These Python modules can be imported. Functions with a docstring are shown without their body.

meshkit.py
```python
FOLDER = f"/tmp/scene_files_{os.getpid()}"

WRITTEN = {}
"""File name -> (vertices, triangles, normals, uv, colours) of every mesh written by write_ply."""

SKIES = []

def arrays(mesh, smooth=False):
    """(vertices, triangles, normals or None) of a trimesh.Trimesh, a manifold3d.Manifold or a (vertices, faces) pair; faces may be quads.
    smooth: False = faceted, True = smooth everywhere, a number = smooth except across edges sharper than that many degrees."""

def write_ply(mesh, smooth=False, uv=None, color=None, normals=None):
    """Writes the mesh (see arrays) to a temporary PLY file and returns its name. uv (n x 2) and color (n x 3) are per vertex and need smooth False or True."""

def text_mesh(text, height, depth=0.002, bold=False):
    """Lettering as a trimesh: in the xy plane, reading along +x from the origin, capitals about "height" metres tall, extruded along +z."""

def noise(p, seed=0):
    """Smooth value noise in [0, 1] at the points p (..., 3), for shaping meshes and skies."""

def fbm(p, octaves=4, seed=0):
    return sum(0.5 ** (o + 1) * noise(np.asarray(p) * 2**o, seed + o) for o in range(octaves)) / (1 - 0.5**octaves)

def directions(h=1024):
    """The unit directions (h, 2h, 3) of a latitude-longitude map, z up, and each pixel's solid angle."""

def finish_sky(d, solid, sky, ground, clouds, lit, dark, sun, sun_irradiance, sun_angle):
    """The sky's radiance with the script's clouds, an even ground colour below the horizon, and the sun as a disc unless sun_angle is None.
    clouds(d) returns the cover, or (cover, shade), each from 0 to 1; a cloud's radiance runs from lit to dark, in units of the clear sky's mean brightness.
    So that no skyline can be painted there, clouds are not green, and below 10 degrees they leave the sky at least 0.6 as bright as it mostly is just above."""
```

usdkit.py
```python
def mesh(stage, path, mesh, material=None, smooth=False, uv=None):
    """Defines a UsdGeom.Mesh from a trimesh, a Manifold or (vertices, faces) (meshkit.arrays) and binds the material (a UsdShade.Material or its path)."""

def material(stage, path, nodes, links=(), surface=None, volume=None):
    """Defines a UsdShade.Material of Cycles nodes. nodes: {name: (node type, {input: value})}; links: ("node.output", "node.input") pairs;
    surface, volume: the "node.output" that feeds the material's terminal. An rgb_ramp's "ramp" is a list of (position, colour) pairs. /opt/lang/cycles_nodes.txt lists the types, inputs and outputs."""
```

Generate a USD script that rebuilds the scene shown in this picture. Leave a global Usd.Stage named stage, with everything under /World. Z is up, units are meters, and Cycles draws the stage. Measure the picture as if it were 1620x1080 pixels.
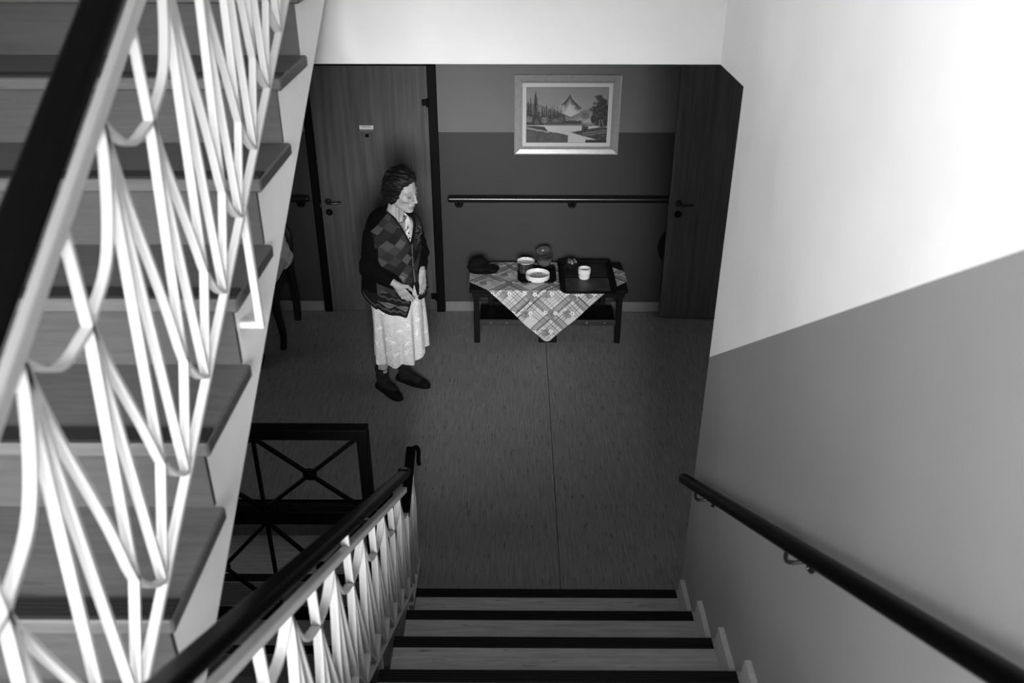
import math, random
import numpy as np, trimesh, manifold3d, usdkit, meshkit
from pxr import Usd, UsdGeom, UsdLux, UsdShade, Gf, Sdf, Vt
from scipy.ndimage import gaussian_filter

stage = Usd.Stage.CreateInMemory()
UsdGeom.SetStageUpAxis(stage, UsdGeom.Tokens.z)
UsdGeom.SetStageMetersPerUnit(stage, 1.0)
UsdGeom.Xform.Define(stage, '/World')
UsdGeom.Scope.Define(stage, '/World/Looks')

# ---------------------------------------------------------------- camera
FPX, TH, PS, RO, H = 1366.2064, 0.49952385, -0.00503636, 0.00075942, 3.10573656
cam = UsdGeom.Camera.Define(stage, '/World/camera')
_f = np.array([math.sin(PS) * math.cos(TH), math.cos(PS) * math.cos(TH), -math.sin(TH)])
_r = np.array([math.cos(PS), -math.sin(PS), 0.0]); _u = np.cross(_r, _f)
_c, _s = math.cos(RO), math.sin(RO)
CR, CU, CF = _c * _r + _s * _u, -_s * _r + _c * _u, _f
cam.AddTransformOp().Set(Gf.Matrix4d(*CR, 0, *CU, 0, *(-CF), 0, 0, 0, H, 1))
cam.CreateHorizontalApertureAttr(36.0); cam.CreateVerticalApertureAttr(24.0)
cam.CreateFocalLengthAttr(36.0 * FPX / 1620)
cam.CreateClippingRangeAttr(Gf.Vec2f(0.05, 100))
cam.CreateFStopAttr(3.2); cam.CreateFocusDistanceAttr(5.4)
cam.CreateExposureAttr(0.0)

# ---------------------------------------------------------------- light: daylight of the landing window, added side and corridor fill, weak sky beyond
dome = UsdLux.DomeLight.Define(stage, '/World/sky')
dome.CreateIntensityAttr(0.02); dome.CreateColorAttr(Gf.Vec3f(1, 1, 1))
WX0, WX1, WZ0, WZ1, WY = -1.95, 0.72, 1.95, 3.55, -1.5
day = UsdLux.RectLight.Define(stage, '/World/window_daylight')
day.CreateWidthAttr(WX1 - WX0); day.CreateHeightAttr(WZ1 - WZ0)
day.CreateIntensityAttr(5.0); day.CreateColorAttr(Gf.Vec3f(1, 1, 1))
day.AddTranslateOp().Set(Gf.Vec3d((WX0 + WX1) / 2, WY - 0.30, (WZ0 + WZ1) / 2)); day.AddRotateXOp().Set(90.0)
SY0, SY1, SZ0, SZ1 = -1.10, 0.50, 2.25, 3.95             # unseen opening added in the left wall to brighten the right wall
day2 = UsdLux.RectLight.Define(stage, '/World/added_side_fill')
day2.CreateWidthAttr(SY1 - SY0); day2.CreateHeightAttr(SZ1 - SZ0)
day2.CreateIntensityAttr(22.0); day2.CreateColorAttr(Gf.Vec3f(1, 1, 1))
day2.AddTranslateOp().Set(Gf.Vec3d(-2.05 - 0.30, (SY0 + SY1) / 2, (SZ0 + SZ1) / 2)); day2.AddRotateZOp().Set(-90.0); day2.AddRotateXOp().Set(90.0)
hall = UsdLux.RectLight.Define(stage, '/World/corridor_fill')  # fill lamp added at the unseen left corridor end to lift the hall
hall.CreateWidthAttr(1.4); hall.CreateHeightAttr(1.3); hall.CreateIntensityAttr(3.0)
hall.AddTranslateOp().Set(Gf.Vec3d(-4.85, 4.7, 1.55)); hall.AddRotateZOp().Set(-90.0); hall.AddRotateXOp().Set(90.0)
hall2 = UsdLux.RectLight.Define(stage, '/World/corridor_fill_001')  # fill lamp added at the unseen right end, lifts the open door
hall2.CreateWidthAttr(1.4); hall2.CreateHeightAttr(1.3); hall2.CreateIntensityAttr(4.0)
hall2.AddTranslateOp().Set(Gf.Vec3d(4.45, 4.7, 1.55)); hall2.AddRotateZOp().Set(90.0); hall2.AddRotateXOp().Set(90.0)
sun = UsdLux.DistantLight.Define(stage, '/World/hazy_sun')
sun.CreateIntensityAttr(28.0); sun.CreateAngleAttr(24.0); sun.CreateColorAttr(Gf.Vec3f(1, 1, 1))
sun.AddRotateZOp().Set(4.5); sun.AddRotateXOp().Set(90.0 - 16.0)

# ---------------------------------------------------------------- measures (metres)
RISE, TREAD = 0.1873, 0.31376
S = RISE / TREAD
D0 = 2.9607            # front edge of the lowest tread of the flight down to the hall
YL, ZL = 1.1821, 1.8523  # a nosing of the flight going up
XW = 0.7626            # stairwell wall on the right
YF = 6.2115            # far wall of the hall
LAND = 1.49
SLABY, CEIL, UPPER = 3.336, 2.468, 3.163
XE = -0.455            # free end of the treads going down
XT, XS = -0.652, -0.675  # free end of the treads going up, face of their string

# ---------------------------------------------------------------- helpers
_used = {}
def path(parent, name):
    k = (parent, name); n = _used.get(k, 0); _used[k] = n + 1
    return f'{parent}/{name}' if n == 0 else f'{parent}/{name}_{n:03d}'
def setd(prim, label=None, category=None, group=None, kind=None):
    for k, v in (('label', label), ('category', category), ('group', group), ('kind', kind)):
        if v: prim.SetCustomDataByKey(k, v)
    return prim
def pth(p): return '/World' if p is None else str(p.GetPath())
def obj(name, mesh, m, parent=None, smooth=False, color=None, **tags):
    if color is not None and smooth not in (True, False): smooth = True
    o = usdkit.mesh(stage, path(pth(parent), name), mesh, m, smooth=smooth)
    if color is not None:
        UsdGeom.PrimvarsAPI(o).CreatePrimvar('paint', Sdf.ValueTypeNames.Color3fArray, 'vertex').Set(Vt.Vec3fArray.FromNumpy(np.repeat(np.asarray(color, np.float32)[:, None], 3, 1)))
    setd(o.GetPrim(), **tags)
    return o.GetPrim()
def thing(name, label, category, loc=(0, 0, 0), rz=0, group=None, kind=None):
    x = UsdGeom.Xform.Define(stage, path('/World', name))
    x.AddTranslateOp().Set(Gf.Vec3d(*map(float, loc)))
    if rz: x.AddRotateZOp().Set(float(rz))
    return setd(x.GetPrim(), label, category, group, kind)
def cat(*ms):
    ms = [m for g in ms for m in (g if isinstance(g, (list, tuple)) and not (len(g) == 2 and isinstance(g[0], np.ndarray)) else [g])]
    return trimesh.util.concatenate([m if isinstance(m, trimesh.Trimesh) else trimesh.Trimesh(*meshkit.arrays(m)[:2], process=False) for m in ms])
def box(x0, x1, y0, y1, z0, z1, b=0.0):
    if b <= 0:
        m = trimesh.creation.box((x1 - x0, y1 - y0, z1 - z0)); m.apply_translation(((x0 + x1) / 2, (y0 + y1) / 2, (z0 + z1) / 2)); return m
    p = []
    for i in range(3):
        for sx in (0, 1):
            for sy in (0, 1):
                for sz in (0, 1):
                    e = [b, b, b]; e[i] = 0
                    p.append([(x0 + e[0], x1 - e[0])[sx], (y0 + e[1], y1 - e[1])[sy], (z0 + e[2], z1 - e[2])[sz]])
    return trimesh.convex.convex_hull(np.array(p))
def prism(poly, a0, a1, axis):
    """polygon (2-D) extruded along an axis: axis 0 -> polygon is (y,z); 1 -> (x,z); 2 -> (x,y)"""
    import shapely.geometry as sg
    m = trimesh.creation.extrude_polygon(sg.Polygon(poly), a1 - a0, engine='earcut')
    v = m.vertices.copy(); o = np.zeros_like(v)
    idx = {0: (1, 2, 0), 1: (0, 2, 1), 2: (0, 1, 2)}[axis]
    o[:, idx[0]], o[:, idx[1]], o[:, idx[2]] = v[:, 0], v[:, 1], v[:, 2] + a0
    f = m.faces if axis != 1 else m.faces[:, ::-1]
    return trimesh.Trimesh(o, f, process=False)
def resample(pts, n):
    p = np.asarray(pts, float); d = np.r_[0, np.cumsum(np.linalg.norm(np.diff(p, axis=0), axis=1))]
    t = np.linspace(0, d[-1], n); return np.stack([np.interp(t, d, p[:, k]) for k in range(p.shape[1])], 1)
def spline(pts, n):
    from scipy.interpolate import CubicSpline, PchipInterpolator
    p = np.asarray(pts, float); d = np.r_[0, np.cumsum(np.linalg.norm(np.diff(p, axis=0), axis=1))]
    return CubicSpline(d, p)(np.linspace(0, d[-1], n))
def ribbon(yz, x, wx, th):
    """flat iron bent along a polyline in the plane x: wx wide across the plane, th thick"""
    p = np.asarray(yz, float); t = np.gradient(p, axis=0); t /= np.linalg.norm(t, axis=1)[:, None] + 1e-12
    nrm = np.stack([-t[:, 1], t[:, 0]], 1) * th / 2
    v = []
    for s, dx in ((1, -1), (1, 1), (-1, 1), (-1, -1)):
        q = p + s * nrm; v.append(np.c_[np.full(len(q), x + dx * wx / 2), q])
    V = np.stack(v, 1).reshape(-1, 3); n = len(p); F = []
    for i in range(n - 1):
        for j in range(4):
            a, b = i * 4 + j, i * 4 + (j + 1) % 4; F += [[a, b, b + 4], [a, b + 4, a + 4]]
    F += [[0, 2, 1], [0, 3, 2]]; e = (n - 1) * 4; F += [[e, e + 1, e + 2], [e, e + 2, e + 3]]
    m = trimesh.Trimesh(V, F, process=False)
    if m.volume < 0: m.invert()
    return m
def sweep(pts, prof, up=(0, 0, 1), closed_caps=True):
    """profile (n x 2: side, up) swept along pts with a fixed up hint"""
    p = np.asarray(pts, float); t = np.gradient(p, axis=0); t /= np.linalg.norm(t, axis=1)[:, None] + 1e-12
    u0 = np.asarray(up, float); sd = np.cross(t, u0); sd /= np.linalg.norm(sd, axis=1)[:, None] + 1e-12; uu = np.cross(sd, t)
    prof = np.asarray(prof, float); k = len(prof)
    V = (p[:, None] + prof[None, :, 0, None] * sd[:, None] + prof[None, :, 1, None] * uu[:, None]).reshape(-1, 3)
    F = []
    for i in range(len(p) - 1):
        for j in range(k):
            a, b = i * k + j, i * k + (j + 1) % k; F += [[a, b, b + k], [a, b + k, a + k]]
    c0 = len(V); V = np.vstack([V, p[0], p[-1]])
    for j in range(k):
        F.append([c0, (j + 1) % k, j]); e = (len(p) - 1) * k; F.append([c0 + 1, e + j, e + (j + 1) % k])
    m = trimesh.Trimesh(V, F, process=False)
    if m.volume < 0: m.invert()
    return m
def circ(r, n=14, sx=1, sy=1): a = np.arange(n) * 2 * np.pi / n; return np.c_[np.cos(a) * r * sx, np.sin(a) * r * sy]
def rrect(w, h, r, n=4):
    o = []
    for cx, cy, a0 in ((w / 2 - r, h / 2 - r, 0), (-w / 2 + r, h / 2 - r, 90), (-w / 2 + r, -h / 2 + r, 180), (w / 2 - r, -h / 2 + r, 270)):
        for k in range(n + 1):
            a = math.radians(a0 + 90 * k / n); o.append((cx + r * math.cos(a), cy + r * math.sin(a)))
    return np.array(o)
def tube(pts, r, n=12):
    p = np.asarray(pts, float); d = p[-1] - p[0]
    return sweep(p, circ(r, n), up=(0, 0, 1) if abs(d[2]) < .9 * np.linalg.norm(d) else (0, 1, 0))
def tube_rmf(pts, r, n=10):
    """tube of constant or varying radius with a parallel-transported frame"""
    p = np.asarray(pts, float); r = np.broadcast_to(r, (len(p),))
    t = np.gradient(p, axis=0); t /= np.linalg.norm(t, axis=1)[:, None] + 1e-12
    a = np.cross(t[0], [0.31, 0.52, 0.8]); a /= np.linalg.norm(a); fr = []
    for i in range(len(p)):
        a = a - t[i] * (a @ t[i]); a /= np.linalg.norm(a) + 1e-12; fr.append(a)
    A = np.array(fr); B = np.cross(t, A); ang = np.arange(n) * 2 * np.pi / n
    V = (p[:, None] + r[:, None, None] * (np.cos(ang)[None, :, None] * A[:, None] + np.sin(ang)[None, :, None] * B[:, None])).reshape(-1, 3)
    F = []
    for i in range(len(p) - 1):
        for j in range(n):
            q, b = i * n + j, i * n + (j + 1) % n; F += [[q, b, b + n], [q, b + n, q + n]]
    c0 = len(V); V = np.vstack([V, p[0], p[-1]]); e = (len(p) - 1) * n
    for j in range(n): F.append([c0, (j + 1) % n, j]); F.append([c0 + 1, e + j, e + (j + 1) % n])
    m = trimesh.Trimesh(V, F, process=False)
    if m.volume < 0: m.invert()
    return m
def lathe(prof, n=40, sx=1, sy=1):
    """closed profile of (r, z) turned about z"""
    p = np.asarray(prof, float); a = np.arange(n) * 2 * np.pi / n
    V = np.stack([p[None, :, 0] * np.cos(a)[:, None] * sx, p[None, :, 0] * np.sin(a)[:, None] * sy, np.broadcast_to(p[None, :, 1], (n, len(p)))], -1).reshape(-1, 3)
    k = len(p); F = []
    for i in range(n):
        for j in range(k - 1):
            q, b = i * k + j, ((i + 1) % n) * k + j; F += [[q, b, b + 1], [q, b + 1, q + 1]]
    m = trimesh.Trimesh(V, F, process=True)
    if m.volume < 0: m.invert()
    return m
def cyl(c, ax, r, h, n=24, b=0.0):
    """cylinder centred at c along unit axis ax, edges eased by b"""
    if b > 0: m = lathe([(0, -h / 2), (r - b, -h / 2), (r, -h / 2 + b), (r, h / 2 - b), (r - b, h / 2), (0, h / 2)], n)
    else: m = lathe([(0, -h / 2), (r, -h / 2), (r, h / 2), (0, h / 2)], n)
    m.apply_transform(trimesh.geometry.align_vectors([0, 0, 1], ax)); m.apply_translation(c); return m
def bar(a, b, w, h, up=(0, 0, 1)):
    return sweep([np.asarray(a, float), (np.asarray(a, float) + np.asarray(b, float)) / 2, b], [(w / 2, h / 2), (-w / 2, h / 2), (-w / 2, -h / 2), (w / 2, -h / 2)], up)

# ---------------------------------------------------------------- materials (a black-and-white world: every colour is a grey)
G = lambda v: (v, v, v)
def mat(name, nodes, links=(), surface='p.BSDF'): return usdkit.material(stage, f'/World/Looks/{name}', nodes, links, surface)
def plain(name, v, rough=0.5, spec=0.5, **kw):
    return mat(name, {'p': ('principled_bsdf', {'base_color': G(v), 'roughness': rough, 'specular_ior_level': spec, **kw})})
def mottled(name, v, amount, scale, rough=0.5, spec=0.5, stretch=(1, 1, 1), bump=0.0, fleck=None):
    """grey with noise of its own; fleck = (threshold, value, scale, stretch)"""
    n = {'g': ('geometry', {}), 'm': ('mapping', {'scale': stretch}), 'n': ('noise_texture', {'scale': scale, 'detail': 5.0, 'roughness': 0.6}),
         'r': ('rgb_ramp', {'ramp': [(0.3, G(v * (1 - amount))), (0.7, G(v * (1 + amount)))]}),
         'p': ('principled_bsdf', {'roughness': rough, 'specular_ior_level': spec})}
    l = [('g.position', 'm.vector'), ('m.vector', 'n.vector'), ('n.fac', 'r.fac')]
    out = 'r.color'
    if fleck:
        th, fv, fs, fst = fleck
        n.update({'m2': ('mapping', {'scale': fst}), 'n2': ('noise_texture', {'scale': fs, 'detail': 2.0}), 'r2': ('rgb_ramp', {'ramp': [(th, G(0)), (th + .05, G(1))]}), 'x': ('mix', {'color2': G(fv)})})
        l += [('g.position', 'm2.vector'), ('m2.vector', 'n2.vector'), ('n2.fac', 'r2.fac'), ('r2.color', 'x.fac'), ('r.color', 'x.color1')]; out = 'x.color'
    l.append((out, 'p.base_color'))
    if bump:
        n['b'] = ('bump', {'strength': bump, 'distance': 0.002}); l += [('n.fac', 'b.height'), ('b.normal', 'p.normal')]
    return mat(name, n, l)
M = {}
M['white_paint'] = mottled('white_paint', 0.56, 0.02, 6.0, 0.75, 0.3)
M['ceiling_paint'] = plain('ceiling_paint', 0.6, 0.8)
M['concrete_paint'] = mottled('concrete_paint', 0.78, 0.04, 5.0, 0.7, 0.3)
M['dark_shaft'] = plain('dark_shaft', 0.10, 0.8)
M['white_metal'] = plain('white_metal', 0.43, 0.42, 0.5)
M['grey_metal'] = plain('grey_metal', 0.55, 0.4)
M['black_rail'] = plain('black_rail', 0.0012, 0.34, 0.05)
M['black_metal'] = plain('black_metal', 0.0025, 0.5, 0.08)
M['rib'] = plain('rib', 0.009, 0.6, 0.2)
M['steel'] = plain('steel', 0.45, 0.25, metallic=1.0)
M['dark_steel'] = plain('dark_steel', 0.06, 0.28, metallic=0.9)
M['lino_hall'] = mottled('lino_hall', 0.175, 0.25, 1.0, 0.55, 0.25, (90, 6, 1), 0.0, (0.645, 0.045, 1.0, (150, 12, 1)))
M['lino_tread_lit'] = mottled('lino_tread_lit', 0.34, 0.22, 1.0, 0.5, 0.3, (6, 90, 90), 0.0, (0.70, 0.08, 1.0, (11, 120, 120)))  # lit copy of the step linoleum, brightness put into its colour
M['lino_up_darkened'] = mottled('lino_up_darkened', 0.062, 0.22, 1.0, 0.5, 0.3, (6, 90, 90), 0.0, (0.70, 0.016, 1.0, (11, 120, 120)))  # same linoleum for the flight up, shade put into its colour
M['lino_riser_darkened'] = mottled('lino_riser_darkened', 0.038, 0.18, 1.0, 0.5, 0.3, (6, 90, 90), 0.0, (0.72, 0.03, 1.0, (11, 120, 120)))  # riser copy of that linoleum, darkened in colour to stand for shade
M['skirting_light'] = mottled('skirting_light', 0.42, 0.10, 1.0, 0.5, 0.3, (20, 90, 20))
M['skirting'] = mottled('skirting', 0.16, 0.15, 1.0, 0.5, 0.3, (120, 30, 6))
def two_tone(name, hi, lo, a, b, c):
    """paint line: lower tone where a*y + b*z < c"""
    n = {'g': ('geometry', {}), 's': ('separate_xyz', {}), 'a': ('math', {'math_type': 'multiply', 'value2': a}), 'b': ('math', {'math_type': 'multiply_add', 'value2': b}),
         't': ('math', {'math_type': 'greater_than', 'value2': c}), 'n': ('noise_texture', {'scale': 3.0, 'detail': 4.0}), 'v': ('rgb_ramp', {'ramp': [(0.3, G(0.95)), (0.7, G(1.03))]}),
         'x': ('mix', {'color1': G(lo), 'color2': G(hi)}), 'y': ('mix', {'mix_type': 'multiply', 'fac': 1.0}),
         'p': ('principled_bsdf', {'roughness': 0.55, 'specular_ior_level': 0.35})}
    l = [('g.position', 's.vector'), ('s.y', 'a.value1'), ('s.z', 'b.value1'), ('a.value', 'b.value3'), ('b.value', 't.value1'), ('t.value', 'x.fac'), ('g.position', 'n.vector'), ('n.fac', 'v.fac'),
         ('x.color', 'y.color1'), ('v.color', 'y.color2'), ('y.color', 'p.base_color')]
    return mat(name, n, l)
M['stair_wall'] = two_tone('stair_wall', 0.84, 0.25, 0.6757, 1.0, 1.40 + 0.6757 * 2.994)
M['hall_wall'] = two_tone('hall_wall', 0.13, 0.029, 0.0, 1.0, 1.44)
M['door_wood'] = mottled('door_wood', 0.075, 0.32, 1.0, 0.5, 0.25, (34, 34, 1.6), 0.05)
M['paint'] = mat('paint', {'a': ('attribute', {'attribute': 'paint'}), 'p': ('principled_bsdf', {'roughness': 0.75, 'specular_ior_level': 0.2})}, [('a.color', 'p.base_color')])
M['paint_gloss'] = mat('paint_gloss', {'a': ('attribute', {'attribute': 'paint'}), 'p': ('principled_bsdf', {'roughness': 0.45, 'specular_ior_level': 0.3})}, [('a.color', 'p.base_color')])

# ---------------------------------------------------------------- the room
def struct(name, mesh, m, **k): return obj(name, mesh, m, kind='structure', **k)
XL = -2.05                                                  # wall on the left of the stairwell
SEAM = .225                                                 # welded joint of two lengths of linoleum
struct('floor', cat(box(-4.6, SEAM - .0015, 3.745, YF + .3, -.25, 0), box(SEAM + .0015, 4.2, 3.745, YF + .3, -.25, 0), box(-0.64, SEAM - .0015, D0 - TREAD + .03, 3.745, -.25, 0), box(SEAM + .0015, 4.2, D0 - TREAD + .03, 3.745, -.25, 0)), M['lino_hall'], label='speckled linoleum floor of the hall', category='floor')
struct('ceiling', cat(box(-4.6, 4.2, SLABY, YF + .3, CEIL, UPPER), box(XW + .2, 4.2, D0 - TREAD, SLABY, CEIL, UPPER)), M['white_paint'], label='white ceiling slab of the hall with its exposed front edge', category='ceiling')
struct('wall_far', box(-4.6, 4.2, YF, YF + .2, 0, CEIL), M['hall_wall'], label='two-tone painted wall at the back of the hall', category='wall')
struct('wall_right', cat(prism([(WY, -.1), (D0, -.1), (D0, CEIL), (SLABY, CEIL), (SLABY, 4.9), (WY, 4.9)], XW, XW + .2, 0)), M['stair_wall'], label='stairwell wall painted white above a sloping grey dado', category='wall')
struct('wall_left', cat(box(XL - .2, XL, WY, SY0, -1.9, 4.9), box(XL - .2, XL, SY1, SLABY, -1.9, 4.9), box(XL - .2, XL, SY0, SY1, -1.9, SZ0), box(XL - .2, XL, SY0, SY1, SZ1, 4.9)), M['white_paint'], label='wall beside the flight going up', category='wall')
struct('wall_hall_end', cat(box(-4.8, -4.6, SLABY, 4.0, 0, CEIL), box(-4.8, -4.6, 5.4, YF + .2, 0, CEIL), box(-4.8, -4.6, 4.0, 5.4, 0, .9), box(-4.8, -4.6, 4.0, 5.4, 2.2, CEIL)), M['hall_wall'])
w3 = thing('window_3', 'added white framed window for fill light at the left end of the corridor', 'window', kind='structure')  # unseen window, added to go with the left corridor fill lamp
obj('window_frame', cat([box(-4.74, -4.66, 4.0, 5.4, a, a + .06, .006) for a in (.9, 2.14)] + [box(-4.74, -4.66, y, y + .06, .96, 2.14, .006) for y in (4.0, 4.67, 5.34)]), M['white_metal'], w3)
struct('wall_hall_right', cat(box(4.2, 4.4, D0 - TREAD, 4.0, 0, CEIL), box(4.2, 4.4, 5.4, YF + .2, 0, CEIL), box(4.2, 4.4, 4.0, 5.4, 0, .9), box(4.2, 4.4, 4.0, 5.4, 2.2, CEIL)), M['hall_wall'])
w4 = thing('window_4', 'added white framed window for fill light at the right end of the corridor', 'window', kind='structure')  # unseen window, added to go with the right corridor fill lamp
obj('window_frame', cat([box(4.26, 4.34, 4.0, 5.4, a, a + .06, .006) for a in (.9, 2.14)] + [box(4.26, 4.34, y, y + .06, .96, 2.14, .006) for y in (4.0, 4.67, 5.34)]), M['white_metal'], w4)
struct('wall_hall_front', cat(box(XW + .2, 4.2, D0 - TREAD - .15, D0 - TREAD, 0, CEIL), box(-4.6, XL - .2, SLABY - .15, SLABY, 0, CEIL)), M['hall_wall'])
bw = cat(box(XL, WX0, WY - .2, WY, -1.9, 4.9), box(WX1, XW + .2, WY - .2, WY, -1.9, 4.9), box(WX0, WX1, WY - .2, WY, -1.9, WZ0), box(WX0, WX1, WY - .2, WY, WZ1, 4.9))
struct('wall_back', bw, M['white_paint'])
struct('ceiling_stairwell', box(XL - .2, XW + .2, WY - .2, SLABY + .3, 4.7, 4.9), M['ceiling_paint'])
struct('wall_upper_back', box(XL - .2, XW + .2, SLABY + 1.6, SLABY + 1.8, UPPER, 4.9), M['ceiling_paint'])
# the landing window behind the viewer
win = thing('window_1', 'white framed landing window in the back wall', 'window', kind='structure')
fr = [box(WX0, WX1, WY - .14, WY - .06, WZ0, WZ0 + .06, .006), box(WX0, WX1, WY - .14, WY - .06, WZ1 - .06, WZ1, .006)]
for x in (WX0, WX0 + (WX1 - WX0) / 3 - .03, WX0 + (WX1 - WX0) * 2 / 3 - .03, WX1 - .06): fr.append(box(x, x + .06, WY - .14, WY - .06, WZ0 + .06, WZ1 - .06, .006))
obj('window_frame', cat(fr), M['white_metal'], win)
M['pane'] = mat('pane', {'t': ('transparent_bsdf', {}), 'g': ('glossy_bsdf', {'roughness': 0.02}), 'm': ('mix_closure', {'fac': 0.06})}, [('t.BSDF', 'm.closure1'), ('g.BSDF', 'm.closure2')], 'm.closure')
for k in range(3):
    a = WX0 + .06 + k * (WX1 - WX0) / 3
    obj('pane', box(a, a + (WX1 - WX0) / 3 - .09, WY - .104, WY - .098, WZ0 + .06, WZ1 - .06), M['pane'], win)
obj('window_sill', box(WX0 - .05, WX1 + .05, WY - .06, WY + .14, WZ0 - .04, WZ0, .006), M['white_metal'], win)
win2 = thing('window_2', 'added white framed window for side light in the left wall', 'window', kind='structure')  # unseen window, added to frame the side fill lamp
ym = (SY0 + SY1) / 2
obj('window_frame', cat([box(XL - .14, XL - .06, SY0, SY1, a, a + .06, .006) for a in (SZ0, SZ1 - .06)] + [box(XL - .14, XL - .06, y, y + .06, SZ0 + .06, SZ1 - .06, .006) for y in (SY0, ym - .03, SY1 - .06)]), M['white_metal'], win2)
for a, b in ((SY0 + .06, ym - .03), (ym + .03, SY1 - .06)): obj('pane', box(XL - .104, XL - .098, a, b, SZ0 + .06, SZ1 - .06), M['pane'], win2)
obj('window_sill', box(XL - .06, XL + .12, SY0 - .05, SY1 + .05, SZ0 - .04, SZ0, .006), M['white_metal'], win2)
# landing between the floors
struct('floor_landing', cat(box(XL, XW, WY, D0 - 7 * TREAD, LAND - .2, LAND), box(XL, XE - .2, D0 - 7 * TREAD, YL - TREAD + .03, LAND - .2, LAND)), M['lino_tread_lit'])
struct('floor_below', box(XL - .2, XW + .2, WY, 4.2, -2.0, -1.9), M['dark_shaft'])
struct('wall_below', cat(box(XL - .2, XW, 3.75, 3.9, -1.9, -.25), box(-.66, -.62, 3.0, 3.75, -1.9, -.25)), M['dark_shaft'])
# skirting board of the hall
for x0, x1 in ((-4.6, -1.535), (-0.562, 4.2)):
    obj('baseboard_far', box(x0, x1, YF - .018, YF, 0, .085, .004), M['skirting'], None, kind='structure')

# ---------------------------------------------------------------- stairs
def nosing(parent, x0, x1, yf, z, s):
    """ribbed black strip on the front 5 cm of a tread; s = +1 when the front faces +y"""
    ms = [box(x0, x1, min(yf - s * .052, yf), max(yf - s * .052, yf), z - .001, z + .002)]
    for k in range(5):
        y = yf - s * (.006 + k * .0105); ms.append(box(x0, x1, y - .0032, y + .0032, z + .002, z + .0052))
    obj('nosing_strip', cat(ms), M['rib'], parent)
st = thing('stair_flight', 'short flight of linoleum-covered steps going down to the hall floor beside the right wall', 'stairs', kind='structure')
for k in range(8):
    z = RISE * (k + 1); yf = D0 - k * TREAD; yb = yf - TREAD
    if k < 7:
        obj('tread', box(XE, XW, yb - .005, yf, z - .04, z, .004), M['lino_tread_lit'], st)
        nosing(st, XE, XW - .022, yf - .003, z, 1)
    obj('riser', box(XE + .01, XW, yf - .045, yf - .025, z - RISE, z - .04), M['lino_tread_lit'], st)
pts = [(D0 - .045 - k * TREAD, RISE * k - (0 if k else .0)) for k in range(8)]
saw = []
for k in range(8):
    saw += [(D0 - .045 - k * TREAD, RISE * k), (D0 - .045 - k * TREAD, RISE * (k + 1) - .042)]
saw += [(D0 - 7 * TREAD - .3, RISE * 8 - .042), (D0 - 7 * TREAD - .3, RISE * 8 - .4), (D0 - .045, -.25)]
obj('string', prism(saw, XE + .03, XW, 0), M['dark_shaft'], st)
for k in range(7):                                          # pointed skirting plates along the wall, one per step
    z = RISE * (k + 1); yf = D0 - k * TREAD
    obj('skirting_plate', prism([(yf - .016, z - .15), (yf - .06, z + .118), (yf - .325, z + .118), (yf - .30, z + .002), (yf - .28, z - .02)], XW - .02, XW, 0), M['skirting_light'], st)
up = thing('stair_flight', 'long flight of pale linoleum steps rising on the left behind the white balusters', 'stairs', kind='structure')
for k in range(-1, 8):
    z = ZL + RISE * k; yf = YL + TREAD * k
    if k < 7:
        obj('tread', box(XL, XT, yf, yf + TREAD + .028, z - .036, z, .005), M['lino_up_darkened'], up)
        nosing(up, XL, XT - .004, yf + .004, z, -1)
    obj('riser', box(XL, XS + .0005, yf + .022, yf + .036, z - RISE, z - .036), M['lino_riser_darkened'], up)
saw = [(YL - TREAD + .03, LAND - .2)]
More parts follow.
